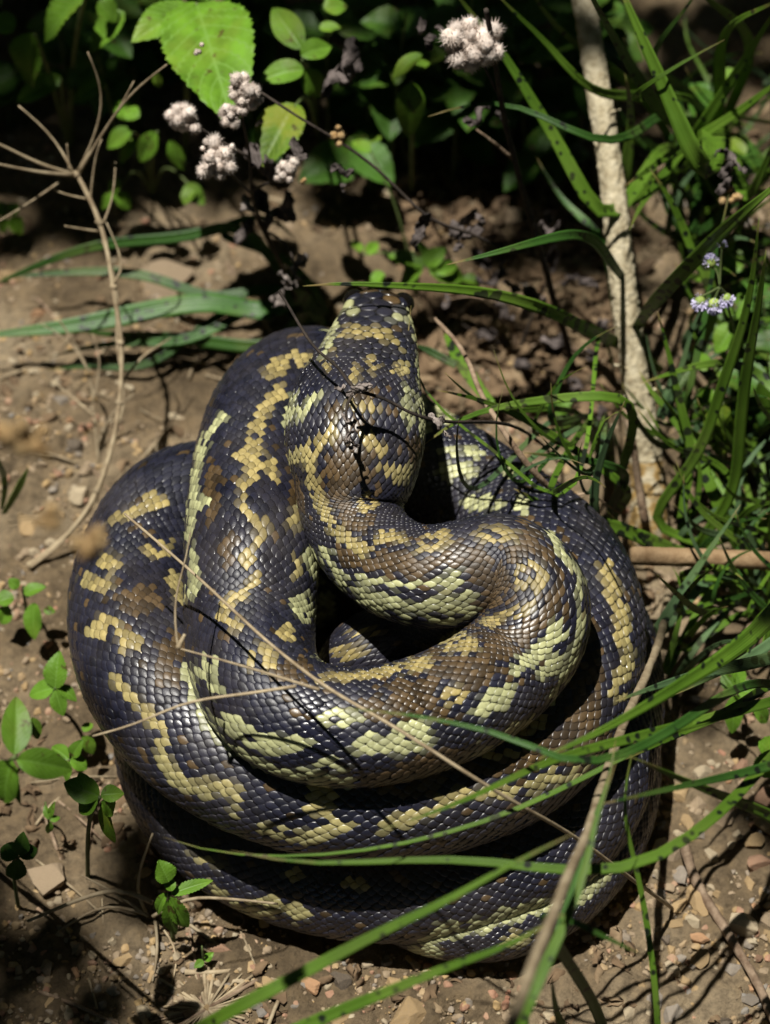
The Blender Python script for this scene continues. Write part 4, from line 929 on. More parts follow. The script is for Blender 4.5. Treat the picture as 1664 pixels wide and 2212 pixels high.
stem(dw2, [(660, 690, -.002), (620, 600, .06), (575, 500, .12), (545, 420, .17), (540, 340, .21), (525, 260, .245), (520, 220, .26)], 10, 0, 0, 'dead', ns=10, n=90, noise_=0.25, taper=0.6)
for pts, z0, z1 in [([(545, 420), (510, 385), (475, 345)], .17, .24), ([(540, 340), (470, 300), (402, 255)], .21, .235), ([(545, 410), (590, 390), (620, 372)], .175, .22), ([(575, 500), (610, 520), (640, 580)], .12, .14), ([(600, 560), (545, 455)], .09, .15)]:
    stem(dw2, pts, 7, z0, z1, 'dead', name='side_stem', taper=0.7)
for x, y, z, r, n in [(535, 195, .27, 40, 22), (505, 245, .262, 36, 18), (468, 350, .245, 48, 30), (445, 310, .248, 20, 4), (492, 322, .247, 20, 5), (400, 255, .238, 38, 20), (622, 372, .225, 34, 16), (560, 265, .25, 14, 3), (430, 110, .27, 22, 4)]:
    fluff_head(dw2, x, y, z, r, n, seed=n)
fluff_head(dw2, 655, 390, .215, 14, 5, 'seed', 9)
dead_leaves(dw2, [(545, 330, .205, 28), (575, 360, .19, 26), (560, 430, .15, 26), (620, 440, .14, 28), (600, 470, .13, 22), (530, 500, .12, 22), (640, 340, .21, 20), (640, 320, .2, 18), (745, 150, .22, 36), (760, 120, .22, 26), (725, 185, .21, 26)])
dead_leaves(dw2, [(535, 440, .15, 18), (645, 575, .14, 20), (620, 610, .12, 18), (600, 640, .11, 18), (655, 560, .14, 14), (605, 660, .11, 14)], 'deadpale')
dw3 = thing('dead_twig', 'thin dark dead twig with withered leaves lying over the snake neck', 'twig', gpt(1215, 1010))
stem(dw3, [(1215, 1010, 0.000), (1120, 925, 0.160), (1040, 912, 0.210), (945, 908, 0.233), (880, 888, 0.244), (820, 858, 0.252), (770, 842, 0.256), (735, 800, 0.256), (690, 760, 0.253), (640, 690, 0.248), (605, 630, 0.242)], 8, 0, 0, 'dead', ns=10, n=110, noise_=0.3, taper=0.8)
stem(dw3, [(770, 842, 0.256), (752, 870, 0.256), (748, 905, 0.253), (756, 945, 0.247), (768, 968, 0.242)], 8, 0, 0, 'dead', name='side_twig', taper=0.6)
dead_leaves(dw3, [(760, 845, 0.258, 13), (785, 835, 0.260, 14), (735, 838, 0.256, 9), (748, 900, 0.254, 12), (755, 945, 0.249, 13), (764, 965, 0.244, 9)], 'deadpale')
dead_leaves(dw3, [(940, 910, 0.234, 14), (955, 905, 0.232, 12), (965, 940, 0.228, 8)], 'deadpale')
dw5 = thing('withered_weed', 'tangled low withered weed on the shaded soil between the head and the woody stem', 'weed', gpt(1120, 760))
for pts_, z0_, z1_, w_ in [([(1120, 760), (1090, 660), (1040, 560), (1010, 470)], 0, .09, 9), ([(1120, 760), (1160, 660), (1190, 560), (1180, 480)], 0, .08, 8), ([(1090, 660), (1020, 640), (960, 650)], .045, .05, 6), ([(1165, 650), (1230, 600), (1270, 610)], .045, .06, 6), ([(1120, 760), (1180, 740), (1280, 770)], 0, .02, 8), ([(1110, 750), (1030, 720), (1000, 700)], 0, .03, 7), ([(1150, 690), (1240, 690), (1320, 720)], .03, .05, 5)]:
    stem(dw5, pts_, w_, z0_, z1_, random.choice(['dead', 'twig', 'dead']), name='dry_stalk', taper=0.5, noise_=0.3)
dead_leaves(dw5, [(1010, 470, .09, 20), (1040, 560, .07, 20), (1060, 600, .06, 22), (1180, 480, .08, 22), (1190, 560, .06, 24), (960, 650, .05, 16), (1270, 610, .06, 20), (1230, 600, .055, 16), (1160, 660, .04, 20), (1090, 670, .04, 22), (1200, 740, .015, 22), (1270, 770, .02, 18), (1130, 790, .012, 20), (1050, 720, .02, 18), (1240, 830, .012, 24), (1180, 850, .012, 20), (1290, 900, .012, 20), (1300, 700, .04, 16)])
# blurred seed heads on a stalk close to the lens side
dw4 = thing('seed_stalk', 'blurred brown seed heads on a thin stalk close to the viewer beside the coil', 'stalk', gpt(-330, 1500))
stem(dw4, [(-330, 1500, 0), (-250, 1380, .25), (-130, 1240, .42), (0, 1140, .5), (110, 1120, .52), (200, 1170, .52)], 9, 0, 0, 'straw', taper=0.6)
stem(dw4, [(-130, 1240, .42), (-20, 1050, .5), (60, 960, .53)], 8, 0, 0, 'straw', name='side_stalk', taper=0.6)
for x, y, z, r in [(200, 1180, .52, 42), (112, 1125, .52, 34), (60, 955, .53, 48), (0, 945, .53, 40)]: fluff_head(dw4, x, y, z, r, 18, 'seed', int(x))

# ------------------------------------------------------------------ leafy weeds
def weed(label, px, py, leaves, stems=(), group=None, name='leafy_weed', cat='plant'):
    w = thing(name, label, cat, gpt(px, py), group)
    for L in leaves:
        b, t, hw, z0, z1 = L[:5]; mt = L[5] if len(L) > 5 else 'leaf'; se = L[6] if len(L) > 6 else 0.14
        leaf(w, b, t, hw, z0, z1, mt, se, nu=44 if hw > 45 else 26)
    for P, r in stems: link_stem(w, at(*P), r, 'leaf_dark' if False else 'sepalstem')
    return w
M['sepalstem'] = mat_noise('green_stem', [(0.3, (0.05, 0.08, 0.02)), (0.7, (0.12, 0.15, 0.05))], 90, 0.6, 0.3, 0.0005)
weed('large serrated green weed leaves behind the pinkish seed heads', 400, 330, [
   ((425, 8), (492, 222), 104, .22, .235, 'leaf', .07), ((418, 18), (288, 75), 46, .215, .22, 'leaf', .08), ((450, 0), (400, -90), 40, .22, .23)],
   [((425, 10, .22), .0022)])
weed('weed with broad shaded leaves in the dark far left undergrowth', 150, 330, [
   ((185, -15), (80, 82), 52, .2, .17), ((272, 28), (188, 106), 36, .18, .16), ((75, 72), (55, 188), 56, .17, .14), ((132, 168), (32, 216), 28, .13, .12), ((228, 178), (154, 216), 25, .13, .12), ((210, 5), (255, 45), 30, .19, .18), ((30, 70), (-40, 40), 40, .17, .17)],
   [((185, -10, .2), .002), ((75, 75, .17), .0016), ((132, 170, .13), .0014)])
weed('smooth oval leaved weed beside the big serrated leaf', 690, 300, [
   ((652, 106), (586, 8), 32, .2, .21, 'leaf', 0), ((656, 150), (563, 166), 30, .19, .19, 'leaf', 0), ((660, 148), (694, 216), 27, .19, .17, 'leaf', 0), ((650, 120), (718, 94), 26, .2, .2, 'leaf', 0), ((640, 225), (562, 352), 54, .2, .19, 'leaf_yellow', .06), ((700, 20), (750, 10), 26, .2, .2, 'leaf', 0), ((690, 60), (740, 60), 16, .18, .18, 'leaf', 0)],
   [((655, 130, .195), .002), ((640, 228, .2), .0016)])
weed('small leafy weed below the big serrated leaf', 330, 420, [
   ((285, 280), (228, 318), 23, .11, .1), ((338, 285), (298, 352), 24, .11, .09), ((368, 303), (397, 372), 18, .1, .08), ((292, 298), (258, 352), 15, .1, .09), ((330, 160), (350, 190), 14, .15, .14), ((250, 220), (290, 260), 22, .12, .11), ((300, 255), (265, 235), 20, .12, .12), ((400, 400), (440, 440), 22, .05, .045), ((420, 410), (390, 440), 18, .05, .045), ((250, 420), (215, 450), 18, .05, .04), ((250, 420), (285, 450), 20, .05, .04), ((245, 415), (255, 385), 16, .05, .06)],
   [((290, 285, .11), .0014), ((340, 285, .11), .0014), ((250, 420, .05), .001), ((410, 400, .05), .001)])
weed('upright weed with paired oval leaves behind the withered stem', 890, 420, [
   ((912, 118), (842, 165), 22, .2, .19, 'leaf', 0), ((886, 178), (884, 302), 31, .18, .15, 'leaf', 0.03), ((880, 150), (930, 130), 18, .19, .19, 'leaf', 0), ((885, 180), (920, 250), 16, .17, .15, 'leaf', 0)],
   [((890, 175, .18), .0018)])
weed('low bright green weed just beyond the snout', 900, 640, [
   ((915, 575), (840, 545), 24, .06, .065), ((915, 580), (860, 610), 26, .06, .05), ((920, 575), (960, 535), 24, .06, .07), ((925, 580), (1010, 600), 30, .06, .05), ((920, 570), (905, 520), 18, .06, .07), ((780, 545), (760, 515), 14, .05, .05), ((790, 550), (820, 520), 14, .05, .05), ((940, 590), (990, 570), 18, .06, .06), ((1000, 600), (1040, 610), 16, .05, .05), ((830, 590), (800, 615), 18, .05, .045), ((800, 330), (760, 300), 18, .1, .1), ((800, 310), (822, 290), 14, .1, .1)],
   [((918, 577, .06), .0014), ((785, 550, .05), .001), ((800, 325, .1), .001)])
weed('small weed at the left edge on gravelly soil', 15, 505, [((20, 470), (50, 505), 22, .03, .02), ((15, 465), (-20, 440), 22, .03, .03), ((20, 462), (40, 440), 18, .03, .035), ((15, 470), (0, 505), 16, .03, .02)], [((18, 468, .03), .001)])
weed('bright serrated leaves in grass right of the woody stem', 1560, 1060, [
   ((1562, 868), (1548, 992), 36, .1, .07, 'leaf_yellow', .07), ((1590, 700), (1545, 760), 30, .1, .09), ((1580, 690), (1610, 630), 26, .11, .12), ((1540, 840), (1505, 880), 22, .09, .08), ((1645, 820), (1670, 900), 24, .1, .08), ((1530, 800), (1500, 760), 20, .1, .1), ((1600, 560), (1560, 590), 22, .1, .1), ((1580, 300), (1610, 330), 26, .1, .1), ((1560, 150), (1585, 180), 24, .14, .14), ((1480, 560), (1500, 600), 16, .08, .07), ((1530, 610), (1480, 590), 18, .09, .08)],
   [((1562, 870, .1), .0016), ((1590, 695, .1), .0014)])
weed('yellow-green young weed leaves beside the bent twig', 1190, 905, [((1195, 880), (1180, 862), 14, .02, .025), ((1200, 880), (1235, 865), 18, .02, .025), ((1195, 884), (1225, 892), 14, .02, .02)], [((1197, 882, .02), .0008)])
weed('low weed leaves on shaded soil under the grass at the right', 1590, 1540, [
   ((1590, 1490), (1560, 1450), 22, .05, .055), ((1595, 1490), (1640, 1500), 26, .05, .05), ((1590, 1500), (1580, 1590), 22, .05, .03), ((1600, 1480), (1590, 1430), 18, .05, .06), ((1520, 1250), (1540, 1300), 22, .04, .03), ((1640, 1600), (1680, 1640), 30, .05, .04), ((1650, 1680), (1664, 1620), 30, .05, .06), ((1630, 1530), (1664, 1560), 20, .05, .04)],
   [((1592, 1492, .05), .0014)])
weed('small hairy serrated weed sprig on soil touching the left flank', 60, 1335, [
   ((75, 1302), (70, 1384), 23, .035, .02), ((52, 1282), (96, 1264), 17, .04, .045), ((20, 1310), (0, 1350), 20, .03, .02), ((40, 1270), (20, 1250), 14, .04, .045), ((95, 1318), (120, 1320), 10, .03, .03), ((30, 1290), (-10, 1300), 22, .035, .035)], [((60, 1290, .04), .0012)])
weed('serrated weed rosette leaning on the lower left flank of the snake', 120, 1530, [
   ((120, 1488), (125, 1408), 29, .06, .075), ((118, 1486), (60, 1500), 24, .06, .055), ((120, 1490), (136, 1548), 20, .06, .05), ((124, 1482), (168, 1512), 17, .06, .055), ((180, 1590), (205, 1630), 16, .03, .02), ((180, 1580), (200, 1560), 12, .03, .03)], [((120, 1488, .06), .0014)])
weed('large blurred smooth-leaved sprig at the lower left close to the viewer', -60, 1850, [
   ((32, 1630), (38, 1500), 33, .24, .25, 'leaf', 0), ((36, 1640), (162, 1662), 34, .24, .23, 'leaf', 0), ((25, 1642), (0, 1740), 42, .24, .22, 'leaf', 0), ((32, 1655), (36, 1748), 12, .24, .22, 'leaf_yellow', 0), ((70, 1550), (85, 1600), 14, .23, .22, 'leaf', 0)], [((32, 1636, .24), .0018)])
weed('blurred leafy sprig in front of the lower left coil', 190, 1900, [
   ((215, 1720), (138, 1690), 30, .12, .125, 'leaf', 0), ((212, 1722), (165, 1755), 24, .12, .11, 'leaf', 0), ((218, 1718), (268, 1712), 20, .12, .12, 'leaf', 0), ((225, 1738), (240, 1832), 18, .115, .09, 'leaf_yellow', 0), ((220, 1730), (250, 1760), 22, .12, .11, 'leaf', 0), ((190, 1700), (170, 1670), 16, .12, .125, 'leaf', 0)], [((216, 1722, .12), .0014)])
weed('small green weed growing through straw below the coil', 375, 2030, [
   ((365, 1905), (345, 1860), 26, .07, .08), ((370, 1932), (458, 1898), 16, .06, .065), ((368, 1938), (408, 2012), 22, .06, .04), ((365, 1945), (372, 2034), 19, .06, .03), ((360, 1930), (330, 1980), 14, .06, .04), ((372, 1925), (360, 1890), 14, .065, .07)], [((367, 1930, .06), .0013)])
weed('tiny seedling on stones below the coil', 440, 2085, [((440, 2075), (420, 2090), 10, .012, .012), ((442, 2075), (460, 2058), 10, .012, .016)], [((441, 2075, .012), .0006)])
weed('tiny pale seedling on soil at lower left', 108, 1790, [((108, 1770), (95, 1740), 9, .03, .035), ((108, 1772), (130, 1765), 9, .03, .03), ((108, 1775), (105, 1805), 9, .03, .02), ((108, 1765), (115, 1735), 8, .03, .04)], [((108, 1770, .03), .0007)])

weed('low bright weed sprig between the small pale seedling and the left flank', 150, 1720, [((150, 1640), (110, 1610), 20, .05, .05), ((152, 1640), (190, 1660), 20, .05, .045), ((150, 1645), (140, 1690), 16, .05, .04), ((155, 1635), (175, 1600), 16, .05, .06)], [((150, 1642, .05), .001)])
weed('dark leafy sprig in the shaded lower left corner', 40, 1960, [((40, 1850), (0, 1830), 26, .08, .08, 'leaf_dark'), ((42, 1850), (80, 1830), 24, .08, .08, 'leaf_dark'), ((40, 1855), (30, 1910), 24, .08, .06, 'leaf_dark'), ((44, 1848), (50, 1800), 20, .08, .09, 'leaf_dark')], [((40, 1852, .08), .0012)])
# lilac flowers
fl = thing('flowering_weed', 'slender weed with small lilac pompom flowers right of the woody stem', 'flower', gpt(1600, 900))
link_stem(fl, at(1555, 620, .2), .0012, 'sepalstem')
for (x, y, z, r, up) in [(1512, 660, .19, 20, 0), (1543, 666, .19, 21, 0), (1570, 652, .19, 18, 0), (1536, 560, .21, 18, 1), (1560, 525, .22, 12, 1), (786, 535, .06, 10, 1)][:5]:
    P = at(x, y, z); k = mpp(P); sg = 1 if up else -1
    ax_ = UPV * sg
    V, F = uvsphere(P - ax_ * r * k * 0.45, r * k * 0.62, 12, 8); part('sepal_cup', V, F, M['sepal'], fl)
    rg = np.random.default_rng(int(x)); tv = []; tris = []
    for q in range(150):
        e = nrm(ax_ * 0.9 + rg.normal(0, 0.75, 3)); a = nrm(np.cross(e, rg.normal(0, 1, 3))); b_ = np.cross(e, a); w = r * k * 0.07; c0_ = P - ax_ * r * k * 0.35
        o = len(tv); tip_ = c0_ + e * r * k * rg.uniform(0.85, 1.15)
        tv += [c0_ + e * r * k * 0.3 + a * w, c0_ + e * r * k * 0.3 - a * w, tip_ - a * w, tip_ + a * w, tip_ + b_ * w * 1.5]
        tris += [(o, o + 1, o + 2), (o, o + 2, o + 3), (o + 2, o + 4, o + 3)]
    part('floret_head', np.array(tv), np.array(tris), M['petal'], fl, smooth=False)
    J = at(1555, 620, .2); C, u = path(np.array([J, (J + P) / 2 + UPV * 0.002, P - ax_ * r * k * 0.9]), 10)
    V, F = tube(C, 0.0007, 6); part('flower_stalk', V, F, M['sepalstem'], fl)
fd = thing('withered_flower', 'brown withered flower head on a thin stem at the right', 'flower', gpt(1650, 700))
link_stem(fd, at(1580, 400, .2), .001, 'dead')
dead_leaves(fd, [(1580, 340, .2, 16), (1575, 365, .2, 18), (1570, 400, .2, 18), (1560, 330, .205, 12), (1600, 365, .2, 12)])
fluff_head(fd, 1582, 425, .195, 24, 7, 'seed', 5)

# ------------------------------------------------------------------ shaded undergrowth behind
rg = random.Random(21); bgn = 0
for q in range(150):
    x = rg.uniform(-150, 1820); y = rg.uniform(-500, 380)
    if q >= 110: x, y = (rg.uniform(1500, 1780), rg.uniform(330, 900)) if q < 118 else (rg.uniform(1560, 1780), rg.uniform(900, 1050)) if q < 122 else (rg.uniform(640, 1250), rg.uniform(180, 430))
    if q < 110 and x > 1250: x = rg.uniform(-150, 1250)
    where = 'among wispy grass beside the cut branch' if y > 880 else 'behind the big serrated leaf' if x < 560 else 'behind the smooth oval-leaved weed' if x < 820 else 'beyond the tall withered stem' if x < 1180 else 'around the foot of the tall grass behind the woody stem'
    P = gpt(x, y); w = thing('undergrowth_plant', 'small shaded leafy plant ' + where, 'plant', P, 'undergrowth plants ' + where)
    h = rg.uniform(.05, .16)
    top = P + np.array([rg.uniform(-.02, .02), rg.uniform(-.02, .02), h])
    link_stem(w, top, .0011, 'sepalstem')
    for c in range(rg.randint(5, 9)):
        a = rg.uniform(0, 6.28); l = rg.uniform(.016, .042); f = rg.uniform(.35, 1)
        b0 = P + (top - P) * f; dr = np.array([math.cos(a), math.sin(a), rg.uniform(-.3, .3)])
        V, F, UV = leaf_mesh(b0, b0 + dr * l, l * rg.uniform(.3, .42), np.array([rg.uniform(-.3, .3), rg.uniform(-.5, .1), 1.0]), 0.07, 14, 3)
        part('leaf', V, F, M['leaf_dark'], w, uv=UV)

# ------------------------------------------------------------------ stones
def icosphere(sub):
    import bmesh
    bm = bmesh.new(); bmesh.ops.create_icosphere(bm, subdivisions=sub, radius=1.0)
    V = np.array([v.co[:] for v in bm.verts]); F = np.array([[v.index for v in f.verts] for f in bm.faces]); bm.free(); return V, F
IV, IF = icosphere(4); IV1, IF1 = icosphere(2)
def rock(seed, V0, cuts=9, rough=0.06):
    r = np.random.default_rng(seed); V = V0 * np.array([1, r.uniform(.65, .95), r.uniform(.5, .8)])
    for c in range(cuts):
        n = nrm(r.normal(0, 1, 3)); d = r.uniform(.38, .68); e = V @ n - d
        V = V - np.where(e > 0, e * 0.97, 0)[:, None] * n
    d = nrm(V); V = V * (1 + rough * 2 * fbm(d[:, 0] * 3 + seed, d[:, 1] * 3 + d[:, 2] * 2.3, 3, seed))[:, None]
    return V
ROCKS = {k: [mesh_from('stone', rock(100 + q + 17 * n_, IV, 16, .07), IF, smooth=False) for q in range(5)] for n_, k in enumerate(STONES)}
for k in ROCKS:
    for me in ROCKS[k]: me.materials.append(STONES[k])
SXY = SP[::8, :2]; SRR = SR[::8, 0]; SZ = SP[::8, 2]
low = SZ < 0.07
def clear_of_snake(x, y, r):
    return np.all((SXY[low, 0] - x) ** 2 + (SXY[low, 1] - y) ** 2 > (SRR[low] * 0.8 + r) ** 2)
LAB = {'cream': 'pale cream stone', 'ochre': 'ochre yellow stone', 'tan': 'tan brown stone', 'orange': 'orange stone', 'red': 'reddish brown stone', 'grey': 'grey stone', 'dark': 'black stone'}
placed = []
def stone(P, r, kind, label, group=None, sq=(1, 1, 1), rz=None):
    o = bpy.data.objects.new('stone', random.choice(ROCKS[kind])); COL.objects.link(o)
    o.scale = (r * sq[0], r * sq[1], r * sq[2]); o.rotation_euler = (random.uniform(-.4, .4), random.uniform(-.4, .4), random.uniform(0, 6.28) if rz is None else rz)
    o.location = (P[0], P[1], P[2] + r * sq[2] * 0.22); tag(o, label, 'stone', group); placed.append((P[0], P[1], r)); return o
HERO = [(355, 612, 105, 'tan', 'broad flat tan stone half buried behind the dark grass blades', (1, .6, .35), 0.1), (338, 560, 24, 'cream', 'pale yellowish stone on top edge of the broad flat stone', (1, .8, .7), 0),
 (172, 1072, 32, 'cream', 'pale angular stone beside the dry straw tuft', (1, .9, .9), 0), (80, 805, 26, 'cream', 'flat cream stone near grass blades left of the straw stalk', (1, .6, .5), 0.5), (80, 858, 20, 'cream', 'small cream stone below the flat cream one', (1, .9, .8), 0),
 (375, 905, 28, 'cream', 'tall pale yellow stone in the soil right of the straw stalk', (.6, 1, .9), 1.4), (165, 970, 36, 'dark', 'dark grey stone behind the pale angular stone', (1, .8, .8), 0.3), (185, 1020, 26, 'tan', 'pinkish tan stone touching the dry straw tuft', (1, .9, .8), 0),
 (75, 1195, 20, 'cream', 'small white stone on soil left of the coil', (1, .8, .8), 0), (60, 1135, 46, 'ochre', 'large ochre stone at the left edge of the soil', (.8, 1, .8), 1.0), (410, 985, 18, 'tan', 'small tan stone close to the left strand', (1, .8, .8), 0), (25, 600, 40, 'ochre', 'ochre stone in gravel at the far left', (1, .7, .7), 0),
 (110, 1900, 68, 'tan', 'big brown clod of soil below the left flank', (1, 1, .7), 0.4), (272, 2075, 32, 'ochre', 'angular ochre stone among straw below the coil', (1, .7, .7), 0.2), (470, 2052, 46, 'red', 'long reddish brown stone below the coil', (1, .5, .55), -0.5), (520, 2122, 22, 'cream', 'cream oblong stone at the gravel edge below the coil', (1, .5, .6), 0),
 (562, 2132, 15, 'ochre', 'bright yellow-orange pebble beside the cream oblong stone', (1, .9, .9), 0), (740, 2128, 36, 'dark', 'black rough lump on soil below the coil', (1, .9, .9), 0), (670, 2132, 38, 'orange', 'orange stone beside the black lump', (1, .7, .6), -0.8), (640, 2140, 20, 'grey', 'grey pebble against the orange stone', (1, 1, .9), 0),
 (245, 2035, 18, 'cream', 'cream pebble above the angular ochre stone', (.8, 1, .8), 0), (105, 2095, 40, 'tan', 'dull tan stone at the lower left corner', (.6, 1, .8), 0.1), (420, 2090, 24, 'grey', 'grey stone in the shade below the reddish stone', (1, .8, .8), 0), (885, 2190, 60, 'ochre', 'ochre stone under the lowest coil at the bottom', (1, .8, .7), 0.5), (740, 2205, 30, 'ochre', 'ochre pebble at the bottom among soil', (1, .8, .7), 0),
 (1610, 2003, 58, 'cream', 'largest pale cream stone on the gravel by the grey stick', (1, .75, .8), 0.1), (1500, 1995, 28, 'cream', 'rounded buff stone left of the grey stick', (1, .85, .9), 0), (1508, 2032, 30, 'orange', 'bright orange angular stone under the buff stone', (1, .65, .8), -0.2), (1508, 2078, 40, 'ochre', 'long ochre stone below the orange stone', (.6, 1, .7), -0.5), (1437, 2030, 24, 'dark', 'black pebble at the edge of the coil shadow', (.8, 1, .9), 0),
 (1468, 1960, 28, 'ochre', 'ochre stone where the straw meets the gravel', (.8, 1, .8), 0), (1455, 2095, 34, 'cream', 'cream angular stone below the black pebble', (.7, 1, .7), 0.3), (1390, 2130, 20, 'ochre', 'yellowish round stone at the shadow edge', (.8, 1, .8), 0), (1625, 1822, 30, 'ochre', 'brownish yellow stone above the grey stick', (1, .9, .8), 0), (1500, 1765, 0, 'tan', '', (1, 1, 1), 0),
 (1580, 1826, 14, 'cream', 'white round pebble above the grey stick', (1, .9, .9), 0), (1560, 1930, 26, 'ochre', 'ochre pebble right of the grey stick', (1, .8, .7), 0), (1620, 2165, 28, 'grey', 'olive grey stone at the lower right', (1, .9, .8), 0), (1555, 2150, 26, 'ochre', 'ochre stone between gravel at the lower right', (1, 1, .8), 0), (1360, 2190, 30, 'cream', 'pale stone at the bottom beside the shadow', (.8, 1, .7), 0),
 (1195, 2195, 40, 'cream', 'cream slab under the grass at the bottom', (1, .6, .5), 0.2), (1560, 1770, 60, 'tan', 'broad pinkish tan stone right of the coil', (1, .6, .5), 0.1), (1600, 1290, 50, 'tan', 'tan stone under the cut branch', (1, .7, .6), 0.2), (1620, 1370, 36, 'tan', 'brown stone in dappled shade at the right edge', (1, .8, .7), 0), (1600, 1660, 36, 'red', 'reddish stone in shade right of the grass', (1, .8, .7), 0.3),
 (880, 400, 60, 'tan', 'brown stone in shade behind the side stem', (1, .7, .6), 0), (1110, 470, 50, 'tan', 'dull stone between the withered stem and the head', (1, .7, .6), 0.2), (1085, 720, 60, 'ochre', 'ochre shaded stone right of the head', (1, .7, .6), 0), (1030, 430, 30, 'orange', 'orange brown stone behind the withered leaves', (1, .8, .7), 0), (1100, 630, 50, 'tan', 'flat tan stone in shade right of the snout', (1, .5, .4), 0)]
for x, y, r, kd, lab, sq, rz in HERO:
    if r < 1: continue
    P = gpt(x, y); stone(P, r * mpp(P), kd, lab, None, sq, rz)
KW = ['cream'] * 4 + ['ochre'] * 7 + ['tan'] * 8 + ['orange'] * 2 + ['red'] * 2 + ['grey'] * 3 + ['dark'] * 2
rg = random.Random(4); cnt = 0; tries = 0
while cnt < 245 and tries < 6000:
    tries += 1
    z_ = rg.random()
    if z_ < .52: x = rg.uniform(1390, 1690); y = rg.uniform(1660, 2240); r = 0.0038 + 0.0085 * rg.random() ** 1.4
    elif z_ < .72: x = rg.uniform(-20, 1000); y = rg.uniform(1880, 2240); r = 0.0026 + 0.005 * rg.random() ** 2
    else: x = rg.uniform(-20, 1690); y = rg.uniform(330, 1700); r = 0.0024 + 0.0055 * rg.random() ** 2.5
    P = gpt(x, y)
    if not clear_of_snake(P[0], P[1], r) or any((P[0] - a) ** 2 + (P[1] - b) ** 2 < (0.6 * (r + c)) ** 2 for a, b, c in placed): continue
    kd = rg.choice(KW)
    where = 'on the gravel beside the grey stick' if x > 1380 and y > 1640 else 'on the soil below the lowest coil' if y > 1840 else 'in shade near the woody stem' if x > 1150 else 'on soil near the forked straw stalk' if x < 620 else 'in shade just behind the snake head'
    stone(P, r, kd, 'loose ' + LAB[kd] + ' ' + where, kd + ' stones ' + where, (1, rg.uniform(.7, 1), rg.uniform(.6, .9))); cnt += 1
# fine gravel: too many to count
def gravel(name, n, r0, r1, kinds, seed, label, bv=None, bf=None):
    bv = IV1 if bv is None else bv; bf = IF1 if bf is None else bf
    r = np.random.default_rng(seed); Vs = {k: [] for k in kinds}; Fs = {k: [] for k in kinds}
    base = [rock(500 + q, bv, 12, .12) for q in range(8)]; c = 0
    for kd in kinds: 
        allv = []; allf = []; off = 0
        for q in range(n // len(kinds)):
            x = r.uniform(-60, 1724); y = 300 + 1960 * r.random(); P = gpt_fast(x, y)
            if vnoise(P[0] * 22, P[1] * 22, 40) < 0.36: continue
            rad = r0 + (r1 - r0) * r.random() ** 2.5
            if not clear_of_snake(P[0], P[1], -0.004): continue
            a = r.uniform(0, 6.28); ca, sa = math.cos(a), math.sin(a); v = base[r.integers(8)] * rad
            v = np.stack([v[:, 0] * ca - v[:, 1] * sa, v[:, 0] * sa + v[:, 1] * ca, v[:, 2]], 1) + P + np.array([0, 0, rad * .25])
            allv.append(v); allf.append(bf + off); off += len(v)
        o = add(name, mesh_from(name, np.concatenate(allv), np.concatenate(allf), smooth=False), STONES[kd])
        tag(o, label % LAB[kd].replace(' stone', ''), 'gravel', kind='stuff')
def gpt_fast(px, py):
    P = at(px, py, 0.0); P[2] = float(ground_h(P[0], P[1])); return P
gravel('gravel', 15000, .0006, .0042, ['tan', 'ochre', 'tan', 'cream', 'ochre', 'grey', 'red'], 3, 'fine %s gravel spread over the soil')

IV0, IF0 = icosphere(1)
gravel('soil_crumbs', 15000, .0005, .0021, ['tan', 'ochre', 'tan'], 13, 'crumbly %s soil crumbs covering the ground', IV0, IF0)

# loose straw bits
rg = random.Random(9); k = 0
while k < 84:
    x = rg.uniform(0, 1664); y = rg.uniform(380, 2212)
    if k > 40: x = rg.uniform(0, 620); y = rg.choice([rg.uniform(430, 1150), rg.uniform(1650, 2200)]); P = gpt(x, y)
    if not clear_of_snake(P[0], P[1], .004): continue
    a = rg.uniform(0, 6.28); l = rg.uniform(.008, .03); d = np.array([math.cos(a), math.sin(a), 0]) * l
    Q = np.array([P - d, P + np.array([0, 0, .0015]), P + d]); Q[:, 2] = [float(ground_h(q[0], q[1])) + .0012 + (0.002 if i_ == 1 else 0) for i_, q in enumerate(Q)]
    C, u = path(Q, 8); V, F = tube(C, rg.uniform(.0004, .0011), 6, .2, 200)
    c = P.copy(); o = add('straw_piece', mesh_from('straw_piece', V - c, F), M['straw'] if rg.random() < .7 else M['twig'], None, c)
    where = 'on the gravel beside the grey stick' if x > 1380 and y > 1640 else 'on the soil below the lowest coil' if y > 1840 else 'in shade near the woody stem' if x > 1150 else 'beside the lower left weed sprigs' if y > 1640 else 'on soil near the forked straw stalk' if x < 620 else 'in shade just behind the snake head'
    tag(o, 'short broken straw bit ' + where, 'straw', 'straw bits ' + where); k += 1

# crumbled leaf litter: flakes too many to count
rl = np.random.default_rng(51); lv = []; lf = []; off = 0
for q in range(2300):
    x = rl.uniform(-60, 1724); y = rl.uniform(60, 2260)
    if q >= 1500: x = rl.uniform(880, 1380); y = rl.uniform(330, 900)
    P = gpt_fast(x, y)
    if (q < 1500 and vnoise(P[0] * 13 + 5, P[1] * 13, 44) < 0.42) or not clear_of_snake(P[0], P[1], 0.0): continue
    r_ = rl.uniform(.0018, .006) if q < 1500 else rl.uniform(.003, .009); V, F = crumple(P + np.array([0, 0, r_ * .45]), r_, q + 900, 6, 1.6); V[:, 2] = P[2] + (V[:, 2] - P[2]) * .6
    lv.append(V); lf.append(F + off); off += len(V)
tag(add('leaf_litter', mesh_from('leaf_litter', np.concatenate(lv), np.concatenate(lf)), M['litter']), 'brown crumbled leaf litter strewn over the soil', 'litter', kind='stuff')

